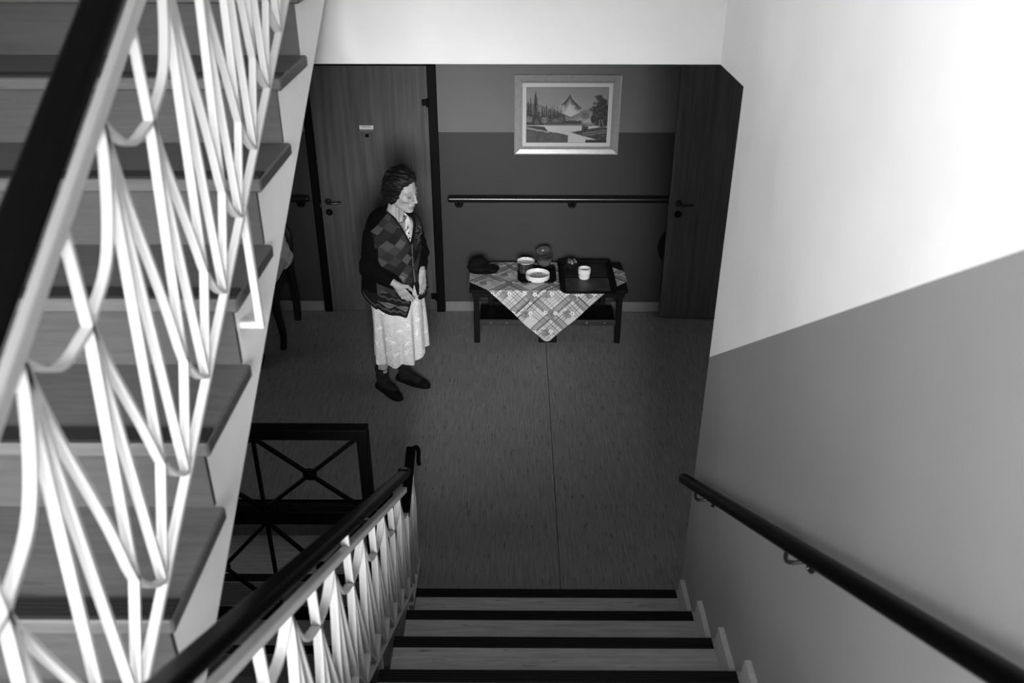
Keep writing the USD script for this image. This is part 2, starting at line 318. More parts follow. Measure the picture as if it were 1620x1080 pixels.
for k in range(-1, 8):
    z = ZL + RISE * k; yf = YL + TREAD * k
    saw += [(yf + .03, z - RISE + (.0 if k > -1 else 0)), (yf + .03, z - .036)]
saw += [(SLABY, UPPER - .04), (SLABY, .775 + S * SLABY), (YL - TREAD + .3, .775 + S * (YL - TREAD + .3))]
obj('string', prism(saw, XL, XS, 0), M['concrete_paint'], up)
lo = thing('stair_flight', 'dark flight of steps going down behind the black safety gate', 'stairs', kind='structure')
for k in range(9):
    z = -RISE * k; yf = 3.745 - TREAD * k - (.05 if k else 0)
    obj('tread', box(XL, -.66, yf - .0, yf + (TREAD + (.05 if k == 1 else 0) if k else .06) + .03, z - .036, z, .004), M['lino_tread_lit'], lo)
    nosing(lo, XL, -.664, yf + .004, z, -1)
    obj('riser', box(XL, -.672, yf + .022, yf + .036, z - RISE, z - .036), M['lino_tread_lit'], lo)
saw = []
for k in range(9):
    z = -RISE * k; yf = 3.745 - TREAD * k - (.05 if k else 0); saw += [(yf + .037, z - .037), (yf + .037, z - RISE - .037)]
saw += [(3.745 - 8 * TREAD, -1.9), (3.78, -.5)]
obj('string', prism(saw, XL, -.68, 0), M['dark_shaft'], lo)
obj('trim_1', box(-.66, -.60, 2.70, 3.75, -.26, .004, .003), M['dark_shaft'], None, kind='structure')

# ---------------------------------------------------------------- balustrades of bent flat iron
def balustrade(name, label, X, sg, y0, y1, p, yJ, wT, wP, wJ, wK, wB, wH, off, span, end_hook, posts, brackets, W=.022, HW=.052):
    """sg +1: rises towards +y, -1: falls towards +y.  w = height above the sloping plane through the origin."""
    t = thing(name, label, 'railing', group='white bent-iron balustrades')
    T = .0075
    Zof = lambda y, w: w + sg * S * y
    pt = lambda y, w: (y, Zof(y, w))
    ys = np.linspace(y0, y1, 3)
    line = lambda w, a=y0, b=y1: [(X, a, Zof(a, w)), (X, (a + b) / 2, Zof((a + b) / 2, w)), (X, b, Zof(b, w))]
    hr = rrect(HW, .030, .013)
    hp = line(wH)
    obj('handrail', sweep(end_hook(hp) if end_hook else hp, hr), M['black_rail'], t, smooth=40)
    obj('top_bar', sweep(line(wT), rrect(W + .002, .024, .003, 1)), M['white_metal'], t)
    obj('bottom_bar', sweep(line(wB - .006), rrect(W + .002, .012, .002, 1)), M['white_metal'], t)
    wTb = wT - .012
    n0 = int(math.floor((y0 - yJ) / p)) - 1; n1 = int(math.ceil((y1 - yJ) / p)) + 1
    U = lambda y, du: y + sg * du * p
    def add(yz):
        yz = np.asarray(yz)
        if yz[:, 0].min() < y0 - .01 or yz[:, 0].max() > y1 + .01: return
        obj('baluster', ribbon(yz, X, W, T), M['white_metal'], t, smooth=35)
    for n in range(n0, n1 + 1):
        J = yJ + n * p; P = U(J, -.5)
        # upright from the top bar down to the joint, every third one carried up to the handrail
        if y0 < J < y1:
            obj('baluster', ribbon([pt(J, wJ - .004), pt(J, wTb)], X, W, T), M['white_metal'], t)
            if n % 3 == posts % 3: obj('stub', box(X - W / 2, X + W / 2, J - .006, J + .006, Zof(J, wT) - .01, Zof(J, wH) - .006, .001), M['white_metal'], t)
        # hanging curve: lower fan point - cup - joint - arc - upper fan point
        h = (wP - wJ)
        c1 = [pt(P, wTb), pt(U(P, .05), wP - .10 * h), pt(U(P, .12), wP - .35 * h), pt(U(P, .23), wP - .66 * h), pt(U(P, .37), wJ + .14 * h), pt(J, wJ)]
        c2 = [pt(J, wJ), pt(U(J, .09), wJ + .0 * h), pt(U(J, .24), wJ + .0 * h), pt(U(J, .38), wJ + .30 * h), pt(U(J, .47), wJ + .80 * h), pt(U(J, .5), wTb)]
        add(spline(c1, 14)); add(spline(c2, 16))
        for N, wN in ((P, wP + .012), (J, wJ)):
            k1l, k1r, k2, k2r = U(N, off - .5 + span), U(N, off + span), U(N, off), U(N, off + .5)
            add(resample([pt(N, wN), pt(k1l, wK)], 3))
            add(resample([pt(N, wN), pt(k2, wB)], 3))
            d = wK - wB
            a = np.array(pt(N, wN)); b = np.array(pt(k1r, wK))
            cur = [a, a + (b - a) * .5, a + (b - a) * .86, b, pt(U(N, off + span + .10), wK - .52 * d), pt(U(N, off + span + .19), wB + .14 * d), pt(k2r, wB)]
            add(spline(cur, 20))
            add(resample([pt(k1r, wK), pt(k2, wB)], 3))
    for yb, drop, xin in brackets:
        zt, zb = Zof(yb, wB), Zof(yb, wB) - drop
        obj('bracket', cat(box(X - .009, X + .009, yb - .009, yb + .009, zb, zt, .002), box(min(X + .009, xin), max(X - .009, xin), yb - .009, yb + .009, zb, zb + .018, .002)), M['white_metal'], t)
    return t
XR_, XL_ = -0.475, -0.625
def hook(hp):
    a, m, b = map(np.array, hp); e = b + np.array([0, .02, -.004])
    return [a, m, b, e, e + [0, .022, -.006], e + [0, .03, -.02], e + [0, .03, -.05]]
right_rail = balustrade('balustrade', 'white bent-iron balustrade with black handrail down the steps to the hall', XR_, -1, .55, 2.93, .361, 1.848, 2.533, 2.514, 2.403, 2.060, 1.972, 2.612, -.06, .24, hook, 0,
                        [(D0 - .20 - k * 2 * TREAD, .16, XE + .036) for k in range(4)])
left_rail = balustrade('balustrade', 'white bent-iron balustrade with black handrail up the left flight, nearest the viewer', XL_, 1, .30, 3.30, .352, 1.115, 2.014, 1.988, 1.853, 1.454, 1.318, 2.105, .07, .26, None, 2,
                       [(1.873 + k * 1.056, .315, XS - .01) for k in (-1, 0, 1)], .0165, .060)
# ---------------------------------------------------------------- lower balustrade end, gate, wall handrails
def low_rail():
    t = thing('balustrade', 'short end of the white balustrade at hall level with a curled black handrail', 'railing', group='white bent-iron balustrades')
    X = -.497; W, T = .022, .0075
    p0, p1 = np.array([X, 3.02, .56]), np.array([X, 3.34, .685])
    obj('handrail', sweep([p0, (p0 + p1) / 2, p1, p1 + [.001, .020, .006]], rrect(.046, .030, .012), up=(0, -.3, 1)), M['black_rail'], t, smooth=40)
    q = p1 + [.012, .010, .004]
    obj('curl', sweep(spline([q, q + [.010, .022, .002], q + [.017, .030, -.014], q + [.019, .032, -.05], q + [.020, .028, -.105]], 20), rrect(.020, .020, .008), up=(1, 0, .2)), M['black_rail'], t, smooth=40)
    L = lambda u, z: (3.02 + .32 * u, z)
    for pts in ([L(.05, .52), L(.02, .30), L(.08, .02)], [L(.35, .60), L(.30, .50), L(.36, .05)], [L(.62, .62), L(.50, .46), L(.55, .40), L(.65, .42), L(.78, .59)], [L(.65, .42), L(.60, .20), L(.66, .02)],
                [L(.95, .655), L(.90, .50), L(.97, .44), L(.93, .25), L(.85, .03)], [L(.78, .60), L(.84, .3), L(.92, .02)], [L(.35, .58), L(.5, .3), L(.62, .12), L(.7, .02)]):
        obj('baluster', ribbon(spline(pts, 16), X, W, T), M['white_metal'], t, smooth=35)
    obj('bottom_bar', box(X - .012, X + .012, 3.02, 3.34, .008, .022, .002), M['white_metal'], t)
low_rail()

def gate():
    t = thing('safety_gate', 'black steel safety gate with crossed bars and round bosses closing the stairs down', 'gate')
    Y, x0, x1, zt, zm, zb = D0, -2.02, -.612, 1.052, .618, .10
    mt = M['black_metal']; rows = []
    obj('top_rail', cat(box(x0, x1, Y - .022, Y + .022, zt - .022, zt + .026, .004), box(x0, x1, Y - .03, Y + .03, zt + .018, zt + .034, .004)), mt, t)
    obj('middle_rail', box(x0, x1, Y - .022, Y + .022, zm - .038, zm + .034, .004), mt, t)
    obj('bottom_rail', box(x0, x1, Y - .022, Y + .022, .0, .05, .004), mt, t)
    for x in (x1 - .024, x0 + .024): obj('gate_post', box(x - .024, x + .024, Y - .024, Y + .024, -.02, zt + .02, .004), mt, t)
    xs = [x1 - .024 - .024, -1.096, -1.562, x0 + .048]
    for x in xs[1:3]:
        for a, b in ((zm, zt), (.05, zm)): obj('upright', box(x - .008, x + .008, Y - .008, Y + .008, a, b, .001), mt, t)
    for a, b in ((zm + .034, zt - .022), (.05, zm - .038)):
        for i in range(3):
            xa, xb = xs[i], xs[i + 1]
            obj('cross_bar', bar((xa, Y, a), (xb, Y, b), .014, .016, (0, 1, 0)), mt, t); obj('cross_bar', bar((xa, Y, b), (xb, Y, a), .014, .016, (0, 1, 0)), mt, t)
            c = ((xa + xb) / 2, Y, (a + b) / 2)
            bs = cat(cyl(c, (0, 1, 0), .030, .016, 20, .004), cyl((c[0], Y - .009, c[2]), (0, 1, 0), .018, .010, 16, .004)); obj('boss', bs, mt, t)
    latch = obj('latch', cat(box(-.68, -.60, Y - .040, Y - .022, zm - .02, zm + .012, .003), cyl((-.655, Y - .044, zm + .018), (1, 0, 0), .007, .05, 12, .002)), M['steel'], t, label='bright steel latch bolt')
    obj('hinge_block', box(-.588, -.532, Y - .03, Y + .02, .34, .735, .004), mt, t)
gate()

def rosette(parent, c, ax, r=.030, m=None, sm=None):
    o = obj('rosette', cyl(c, ax, r, .010, 28, .003), m or M['black_metal'], parent)
    ax = np.array(ax, float); a = np.cross(ax, [0, 0, 1]); a /= np.linalg.norm(a)
    for k in (90 + 120, 90 - 120 + 120, 270) if False else (40, 140, 270):
        q = np.array(c) + ax * .006 + (a * math.cos(math.radians(k)) + np.array([0, 0, 1]) * math.sin(math.radians(k))) * r * .66
        obj('screw', cyl(q, ax, .0045, .004, 10, .0015), sm or M['steel'], o)
    return o
def wall_rail():
    t = thing('handrail', 'thick black handrail sloping down the right stairwell wall', 'handrail')
    X = XW - .072; z = lambda y: .92 - S * (y - 2.838)
    a, b = np.array([X, 2.838, z(2.838)]), np.array([X, -.9, z(-.9)])
    pr = rrect(.044, .042, .018, 5); d = (b - a) / np.linalg.norm(b - a)
    pts = [a - d * .010, a - d * .004, a, a + d * .01, (a + b) / 2, b]; m = None
    sc = [.55, .9, 1, 1, 1, 1]
    p = np.array(pts); rings = np.array([pr * s_ for s_ in sc])
    sd = np.cross(d, [0, 0, 1]); sd /= np.linalg.norm(sd); uu = np.cross(sd, d); k = len(pr)
    V = (p[:, None] + rings[:, :, :1] * sd + rings[:, :, 1:] * uu).reshape(-1, 3); F = []
    for i in range(len(p) - 1):
        for j in range(k): q, e = i * k + j, i * k + (j + 1) % k; F += [[q, e, e + k], [q, e + k, q + k]]
    V = np.vstack([V, p[0], p[-1]]); c0 = len(V) - 2
    for j in range(k): F.append([c0, (j + 1) % k, j]); F.append([c0 + 1, (len(p) - 1) * k + j, (len(p) - 1) * k + (j + 1) % k])
    m = trimesh.Trimesh(V, F, process=False)
    if m.volume < 0: m.invert()
    obj('rail', m, M['black_rail'], t, smooth=40)
    for y in (2.625, 1.675, .725, -.225):
        zz = z(y) - .021
        br = obj('bracket', tube_rmf(spline([(X, y, zz + .012), (X, y, zz - .028), (X + .006, y, zz - .040), (X + .020, y, zz - .044), (XW - .008, y - .0, zz - .046)], 18), .0058, 10), M['dark_steel'], t, smooth=40)
        rosette(br if False else t, (XW - .005, y, zz - .046), (-1, 0, 0), .027, M['dark_steel'])
wall_rail()
def far_rail(x0, x1, bx, label):
    t = thing('handrail', label, 'handrail', group='black handrails on the far wall')
    y, z = YF - .066, .957
    prof = [(-.001 + 0, 0)]
    L = x1 - x0
    m = lathe([(0, 0), (.018, 0), (.0255, .008), (.0255, L - .008), (.018, L), (0, L)], 24)
    m.apply_transform(trimesh.transformations.rotation_matrix(math.pi / 2, (0, 1, 0))); m.apply_translation((x0, y, z))
    obj('rail', m, plain('rail_gloss_' + str(len(_used)), .006, .25, .5), t, smooth=40)
    for x in bx:
        obj('bracket', tube_rmf(spline([(x, y, z - .02), (x, y + .002, z - .045), (x, y + .02, z - .055), (x, YF - .006, z - .056)], 12), .0058, 8), M['black_metal'], t, smooth=40)
        rosette(t, (x, YF - .005, z - .058), (0, -1, 0), .033)
far_rail(-.508, 1.95, (-.432, .42, 1.27), 'straight black handrail under the mountain painting')
far_rail(-3.3, -1.545, (-1.625, -2.5), 'straight black handrail end left of the closed door')

# ---------------------------------------------------------------- doors
def lever(parent, x, y, z, s=1):
    h = obj('handle', cat(cyl((x, y - .005, z), (0, 1, 0), .026, .010, 24, .003), cyl((x, y - .025, z), (0, 1, 0), .009, .04, 14),
             tube_rmf(spline([(x, y - .044, z), (x + s * .012, y - .048, z - .001), (x + s * .05, y - .046, z - .002), (x + s * .104, y - .040, z + .001)], 14), [.0095] * 13 + [.006], 12)), M['dark_steel'], parent, smooth=40)
    k = obj('lock_rosette', cyl((x, y - .005, z - .085), (0, 1, 0), .026, .010, 24, .003), M['black_metal'], parent)
    obj('key_cylinder', cat(cyl((x, y - .012, z - .083), (0, 1, 0), .008, .006, 14, .002), box(x - .004, x + .004, y - .015, y - .010, z - .100, z - .084, .001)), M['dark_steel'], k)
d1 = thing('door_1', 'closed wood-grain door in a black frame behind the standing woman', 'door', kind='structure')
obj('leaf', box(-1.468, -.628, YF - .020, YF + .02, .008, 1.912, .003), M['door_wood'], d1)
for a, b in ((-1.527, -1.465), (-.630, -.566)): obj('frame', box(a, b, YF - .034, YF + .02, 0, 1.97, .004), M['black_metal'], d1)
obj('frame', box(-1.527, -.566, YF - .034, YF + .02, 1.912, 1.97, .004), M['black_metal'], d1)
for z in (.14, 1.66): obj('hinge', cat(box(-.672, -.612, YF - .042, YF - .018, z - .022, z + .022, .003), cyl((-.632, YF - .044, z), (0, 0, 1), .009, .06, 12, .002)), M['black_metal'], d1)
obj('strike_plate', box(-1.474, -1.466, YF - .037, YF - .030, .88, .905, .001), M['steel'], d1)
lever(d1, -1.412, YF - .020, .922)
np_ = obj('name_plate', box(-1.131, -1.030, YF - .026, YF - .020, 1.466, 1.494, .001), plain('plate_white', .60, .5), d1, label='small white name plate')
def txt(s_, h, x, y, z, m, parent, name='lettering'):
    tm = meshkit.text_mesh(s_, h, .0006, True); w = tm.bounds[1, 0] - tm.bounds[0, 0]
    V = tm.vertices; tm = trimesh.Trimesh(np.c_[x - w / 2 + V[:, 0] - tm.bounds[0, 0], y - V[:, 2], z + V[:, 1]], tm.faces, process=False)
    return obj(name, tm, m, parent)
M['ink'] = plain('ink', .012, .6)
txt('APNOOFIES', .0075, -1.080, YF - .0262, 1.481, M['ink'], np_)
sp = obj('lower_strip', box(-1.128, -1.038, YF - .024, YF - .020, 1.452, 1.466, .001), plain('strip_grey', .16, .5), d1)
txt('PTALU TRPYO', .008, -1.083, YF - .0242, 1.455, M['ink'], sp)
obj('spy_plate', box(-1.094, -1.068, YF - .025, YF - .018, 1.408, 1.432, .002), M['black_metal'], d1)
d2 = thing('door_2', 'wood-grain door leaf standing open against the far wall on the right', 'door', loc=(1.128, 6.088, 0), rz=-4.2, kind='structure')
obj('leaf', box(0, .88, 0, .04, .010, 2.02, .003), M['door_wood'], d2)
lever(d2, .072, 0, .952)
obj('latch_plate', cat(box(-.002, .001, .008, .032, .80, 1.0, .0005), box(-.008, .0, .013, .027, .905, .925, .001)), M['steel'], d2)
for z in (.2, 1.0, 1.8): obj('hinge', cyl((.885, .036, z), (0, 0, 1), .009, .09, 12, .002), M['black_metal'], d2)

# ---------------------------------------------------------------- framed landscape
def painting():
    x0, x1, z0, z1 = -.016, .738, 1.283, 1.850
    y = YF
    t = thing('framed_painting', 'framed painting of a snowy mountain above a forest lake on the far wall', 'painting')
    fw, yb, yf = .062, y - .004, y - .034
    fm = mottled('frame_wood', .26, .12, 40.0, .32, .6, (1, 1, 1))
    prof = [(0, 0), (0, .024), (.010, .030), (.040, .022), (.056, .010), (.062, .004), (.062, 0)]   # (inward, out of wall)
    cs = [(x0, z0), (x1, z0), (x1, z1), (x0, z1)]; inn = [(1, 1), (-1, 1), (-1, -1), (1, -1)]
    for k in range(4):
        a, b = cs[k], cs[(k + 1) % 4]; ia, ib = inn[k], inn[(k + 1) % 4]; n = len(prof)
        V = [(a[0] + ia[0] * u, yb - o, a[1] + ia[1] * u) for u, o in prof] + [(b[0] + ib[0] * u, yb - o, b[1] + ib[1] * u) for u, o in prof]
        F = []
        for j in range(n):
            q, e = j, (j + 1) % n; F += [[q, e, e + n], [q, e + n, q + n]]
        for j in range(1, n - 1): F += [[0, j + 1, j], [n, n + j, n + j + 1]]
        m = trimesh.Trimesh(V, F, process=False); m.fix_normals()
        obj('frame_rail', m, fm, t)
    obj('mat_board', box(x0 + .058, x1 - .058, yb - .008, yb, z0 + .058, z1 - .058), plain('mat_board', .50, .8), t, label='pale inner mat')
    nx, nz = 250, 172
    ax0, ax1, az0, az1 = x0 + .088, x1 - .088, z0 + .088, z1 - .088
    u, v = np.meshgrid(np.linspace(0, 1, nx), np.linspace(0, 1, nz))       # v up
    P = lambda s, o=4, sd=0: meshkit.fbm(np.stack([u * s, v * s * .7, np.zeros_like(u)], -1), o, sd)
    sst = lambda a, b, x: np.clip((x - a) / (b - a), 0, 1) ** 2 * (3 - 2 * np.clip((x - a) / (b - a), 0, 1))
    img = .16 + .10 * (1 - v) + .05 * P(4)
    def over(mask, val):
        nonlocal img; mask = np.clip(mask, 0, 1); img = img * (1 - mask) + val * mask
    # far mountain: two flanks meeting at the peak, snow with rock streaks
    ridge = .715 + np.minimum((u - .53) * .58, -(u - .53) * .66) + .165 * np.exp(-np.abs(u - .53) / .075) + .035 * (P(18, 3, 3) - .5)
    mt = sst(0, .012, ridge - v)
    rock = sst(.50, .60, P(16, 4, 5) + .9 * np.exp(-((u - .53 + .3 * (ridge - v)) / .03) ** 2) * np.exp(-(ridge - v) / .12) + .25 * ((u - .54) > 0) * np.exp(-((ridge - v) / .035) ** 2)) * np.exp(-np.clip(ridge - v, 0, 1) / .16)
    over(mt, .24 + .16 * sst(.02, .25, ridge - v) - .24 * rock)
    # hazy hills falling to the middle
    for a, b, c, val in ((.72, -.55, 1, .12), (.15, .62, 1, .13)):
        hl = a + b * u + .03 * (P(8, 3, 9) - .5)
        if b < 0: hl = np.minimum(hl + .07, .72 - .0 * u)
        hz = sst(0, .02, hl - v); over(hz, val + .16 * sst(0, .22, hl - v))
    # far bank, water, near banks
    over(sst(0, .01, .375 - v) * sst(.30, .33, v), .20)
    over(sst(0, .012, .335 - v), .045); over(sst(0, .008, .318 - v), .38 + .05 * P(10, 3, 4))
    def firs(xs, base, hs, ws, val, sd):
        for k, (cx, h, w) in enumerate(zip(xs, hs, ws)):
            tt = (base + h - v) / h; wd = w * tt * (.75 + .35 * np.sin(v * 210 + k)) + .012 * (P(40, 2, sd + k) - .5)
            over(sst(-.004, .006, wd - np.abs(u - cx)) * (tt > 0) * (v > base), val + .05 * (P(30, 3, sd) - .35) * (tt > .2))
    rg = np.random.default_rng(4)
    firs([.11, .02, .05, .19, .155], .33, [.64, .46, .52, .34, .30], [.075, .06, .05, .05, .05], .018, 3)
    xs = np.linspace(.20, .47, 13); firs(xs, .335, .36 - .9 * np.abs(xs - .30) * .8 + rg.uniform(-.05, .05, 13), np.full(13, .034), .022, 20)
    for cx, cz, r, val in ((.025, .42, .05, .12), (.23, .41, .05, .11), (.13, .37, .035, .06), (.36, .40, .04, .10), (.43, .42, .045, .07), (.29, .38, .03, .05)):
        over(sst(-.15, .15, r + .03 * (P(40, 3, 7) - .5) - np.hypot((u - cx), (v - cz) * .9)) * 0 + sst(0, .012, r + .03 * (P(40, 3, 7) - .5) - np.hypot((u - cx), (v - cz) * .75)), val * (.6 + .9 * P(50, 2, 8)))
    over(sst(0, .02, .40 + .03 * P(30, 2, 2) - v) * (v > .335) * sst(.42, .5, u) * (1 - sst(.66, .72, u)), .035)
    # right tree, birches, shack
    cr = .16 + .05 * (P(14, 4, 11) - .5); tr = sst(-.01, .03, np.maximum.reduce([r_ - np.hypot((u - cx), (v - cz) * .8) for cx, cz, r_ in ((.90, .80, .06), (.93, .68, .10), (.86, .60, .07), (.92, .50, .13), (.98, .42, .12), (.86, .42, .07))]) + .10 * (P(22, 4, 12) - .5))
    over(tr, .015 + .16 * np.clip(P(60, 2, 14) - .52, 0, 1)); over(.75 * sst(.0, .03, .07 - np.hypot(u - .74, (v - .48) * .8) + .09 * (P(26, 3, 15) - .5)), .07)
    for cx in (.905, .945): over(sst(0, .004, .006 - np.abs(u - cx - .25 * (.35 - v) * (cx > .92))) * (v > .20) * (v < .42), .20)
    lb = .29 - .26 * u ** .9 + .02 * (P(24, 3, 6) - .5); lb2 = .315 - 1.6 * np.clip(u - .22, 0, 1) - .12 * np.clip(u - .1, 0, 1)
    over(sst(0, .02, np.maximum(lb2, .0) - v) * (u < .36), .03 + .10 * np.clip(P(40, 3, 16) - .5, 0, 1))
    over(sst(0, .01, lb - v) * (u < .52), .035 + .22 * np.exp(-((lb - v - .015) / .014) ** 2) * (u < .28) + .05 * P(30, 3, 17))
    rb = np.where(u > .46, .19 + .10 * sst(.46, .95, u), 0); rl = .21 - .42 * (u - .46)
    over(sst(0, .02, rb - v) * sst(0, .03, v - rl) * (u > .46), .03 + .12 * np.clip(P(34, 3, 18) - .48, 0, 1))
    for q, w in ((.13, .01), (.17, .012)): over(.9 * np.exp(-((v - q - .22 * (u - .72)) / w) ** 2) * (u > .70) * (u < 1), .17 * (.4 + P(60, 2, 19)))
    over(sst(0, .02, .06 - v) * (u > .74), .02)
    over(((u > .69) & (u < .77) & (v > .225) & (v < .30)).astype(float), .04); over((np.abs(u - .725) < (.345 - v) * .9) * (v > .295) * (v < .345) * 1.0, .07)
    over(((v - .30) > -.0) * ((v - .345) < -(u - .73) * .42) * (u > .73) * (u < .84) * 1.0, .15); over(((u > .722) & (u < .735) & (v > .225) & (v < .265)).astype(float), .01)
    img = np.clip(img, .008, .6)
    V = np.stack([ax0 + u * (ax1 - ax0), np.full_like(u, yb - .0095), az0 + v * (az1 - az0)], -1).reshape(-1, 3)
    i, j = np.meshgrid(np.arange(nz - 1), np.arange(nx - 1), indexing='ij'); q = (i * nx + j).ravel()
    F = np.vstack([np.c_[q, q + 1, q + nx + 1], np.c_[q, q + nx + 1, q + nx]])
    obj('canvas', trimesh.Trimesh(V, F, process=False), M['paint_gloss'], t, smooth=True, color=img.ravel(), label='painted lake and mountain landscape')
    obj('canvas_board', box(ax0 - .002, ax1 + .002, yb - .009, yb - .006, az0 - .002, az1 + .002), M['ink'], t)
painting()

# ---------------------------------------------------------------- low table with its cloth and crockery
TZ = .465
def table():
    t = thing('coffee_table', 'low black-brown wooden table against the far wall under the painting', 'table')
    m = mottled('dark_table', .004, .5, 1.0, .45, .15, (4, 60, 60))
    obj('tabletop', box(-.335, .805, 5.606, 6.10, TZ - .028, TZ, .006), m, t)
    for a in (box(-.315, .785, 5.622, 5.640, TZ - .066, TZ - .028, .002), box(-.315, .785, 6.06, 6.08, TZ - .066, TZ - .028, .002), box(-.315, -.297, 5.64, 6.06, TZ - .066, TZ - .028, .002), box(.767, .785, 5.64, 6.06, TZ - .066, TZ - .028, .002)): obj('apron', a, m, t)
    for x, y in ((-.289, 5.685), (.757, 5.685), (-.19, 5.99), (.665, 5.99)): obj('leg', box(x - .020, x + .020, y - .020, y + .020, 0, TZ - .028, .004), m, t)
    obj('leg', box(.170, .306, 5.675, 5.695, 0, .16, .003), m, t)
    s1 = obj('stretcher', box(-.27, .738, 5.672, 5.690, .145, .192, .003), mottled('stretcher_wood', .028, .4, 1.0, .3, .5, (4, 60, 60)), t)
    obj('stretcher', box(-.17, .645, 5.98, 5.998, .145, .192, .003), m, t); obj('shelf', box(-.27, .738, 5.69, 5.98, .150, .166, .002), m, t)
    for x in (-.186, -.068, .522, .654): obj('screw', cyl((x, 5.669, .169), (0, -1, 0), .007, .006, 12, .002), M['steel'], s1)
table()
def tablecloth():
    n = 230; L = .95; cx, yt = .228, 5.606 - .435
    a, b = np.meshgrid(np.linspace(0, L, n), np.linspace(0, L, n))      # a runs right/back, b left/back from the front tip
    # round the corner
    q = .5 ** .5; X = cx + (a - b) * q; Y = yt + (a + b) * q
    rr = .045; da, db = np.clip(rr - a, 0, rr), np.clip(rr - b, 0, rr); dd = np.hypot(da, db); k = np.where((da > 0) & (db > 0), np.maximum(dd - rr, 0), 0)
    Y = Y + k * .9; Z = np.full_like(X, TZ + .0035)
    x0, x1, y0, y1 = -.335, .805, 5.606, 6.10
    def fold(d, r=.010):                                    # unfolded overhang -> (out, down)
        d = np.maximum(d, 0); th = np.minimum(d / r, math.pi / 2); return r * np.sin(th), r * (1 - np.cos(th)) + np.maximum(d - r * math.pi / 2, 0)
    o, dn = fold(y0 - Y); Yf = np.where(Y < y0, y0 - o, Y); Z = Z - dn
    wave = dn * (.035 * np.sin(X * 16 + .5) + .02 * np.sin(X * 31)) + .05 * dn ** 2; Yf = np.where(Y < y0, Yf - np.maximum(wave, -.0) - .004 * (dn > 0), Yf)
    o, dn = fold(Y - y1); Yf = np.where(Y > y1, y1 + o, Yf); Z = Z - np.where(Y > y1, dn, 0)
    o, dn = fold(x0 - X); Xf = np.where(X < x0, x0 - o, X); Z = Z - dn
    o, dn = fold(X - x1); Xf = np.where(X > x1, x1 + o, Xf); Z = Z - np.where(X > x1, dn, 0)
    Z = Z + np.where((Y > y0) & (Y < y1), .0015 * np.sin(a * 23) * np.sin(b * 19), 0)
    # printed plaid with posies of flowers
    img = np.full_like(a, .50)
    per = .215; A, B = (a + .06) % per, (b + .10) % per; ia, ib = np.floor((a + .06) / per), np.floor((b + .10) / per)
    band = lambda t, c, w: (np.abs(t - c) < w / 2).astype(float)
    for t in (A, B):
        for c, w, v in ((.034, .052, .20), (.150, .012, .22), (.170, .012, .22)): img = img * (1 - .7 * band(t, c, w)) + v * .7 * band(t, c, w)
    for t in (A, B):
        for c in (.008, .019, .055, .190): img = np.where(band(t, c, .0050) > 0, .035, img)
        for c in (.085, .105, .125): img = np.where((band(t, c, .0026) > 0) & ((ia + ib) % 2 == 0), .16, img)
    nz = meshkit.fbm(np.stack([a * 60, b * 60, 0 * a], -1), 3, 2)
    for (pa, pb, s_) in ((.030, .030, 1.0), (.120, .170, .7)):
        r = np.hypot(A - pa, B - pb); img = np.where(r < (.044 * s_ + .034 * (nz - .5)), .06 + .24 * nz, img)
    for fa, fb in ((.062, .018), (.015, .075), (.150, .150)):
        u, v = A - fa, B - fb; r = np.hypot(u, v); th = np.arctan2(v, u); pet = r < .0185 * (.80 + .25 * np.cos(5 * th)); img = np.where(pet, .68, img); img = np.where(r < .0045, .06, img)
    img = np.clip(img * (.94 + .12 * nz), .03, .75)
    top = np.stack([Xf, Yf, Z], -1).reshape(-1, 3)
    i, j = np.meshgrid(np.arange(n - 1), np.arange(n - 1), indexing='ij'); q_ = (i * n + j).ravel()
    F = np.vstack([np.c_[q_, q_ + 1, q_ + n + 1], np.c_[q_, q_ + n + 1, q_ + n]])
    m = trimesh.Trimesh(top, F, process=False); nv = m.vertex_normals
    back = top - nv * .0016; N = n * n
    rim = np.r_[np.arange(n), np.arange(1, n) * n + n - 1, (n - 1) * n + np.arange(n - 2, -1, -1), np.arange(n - 2, 0, -1) * n]
    r2 = np.roll(rim, -1); FF = np.vstack([F, F[:, ::-1] + N, np.c_[rim, rim + N, r2 + N], np.c_[rim, r2 + N, r2]])
    m = trimesh.Trimesh(np.vstack([top, back]), FF, process=False)
    obj('tablecloth', m, M['paint'], smooth=True, color=np.r_[img.ravel(), img.ravel()], label='plaid and flowered tablecloth laid cornerwise over the low table', category='tablecloth')
tablecloth()
def tray(name, label, x0, x1, y0, y1, z, h, m, rz=0):
    cx, cy = (x0 + x1) / 2, (y0 + y1) / 2; w, d = x1 - x0, y1 - y0
    import shapely.geometry as sg
    o = rrect(w, d, .035, 6); i1 = rrect(w - .012, d - .012, .030, 6); i2 = rrect(w - .044, d - .044, .02, 6)
    rings = [(rrect(w - .040, d - .040, .022, 6), 0), (o, h), (i1, h), (i2, .005)]
    k = len(o); V = []; F = []
    for r_, zz in rings: V += [(p_[0], p_[1], zz) for p_ in r_]
    for a in range(3):
        for j in range(k): q, e = a * k + j, a * k + (j + 1) % k; F += [[q, e, e + k], [q, e + k, q + k]]
    V += [(0, 0, 0), (0, 0, .005)]; c = 4 * k
    for j in range(k): F += [[c, (j + 1) % k, j], [c + 1, 3 * k + j, 3 * k + (j + 1) % k]]
    mm = trimesh.Trimesh(V, F, process=False)
    if mm.volume < 0: mm.invert()
    t = thing(name, label, 'tray', (cx, cy, z), rz, group='black serving trays on the low table')
    obj('body', mm, m, t, smooth=30); return t
M['tray_black'] = plain('tray_black', .004, .5, .12)
Z1 = TZ + .0055
tray('serving_tray', 'small black tray under the white plates on the low table', .012, .295, 5.70, 6.0, Z1, .020, M['tray_black'])
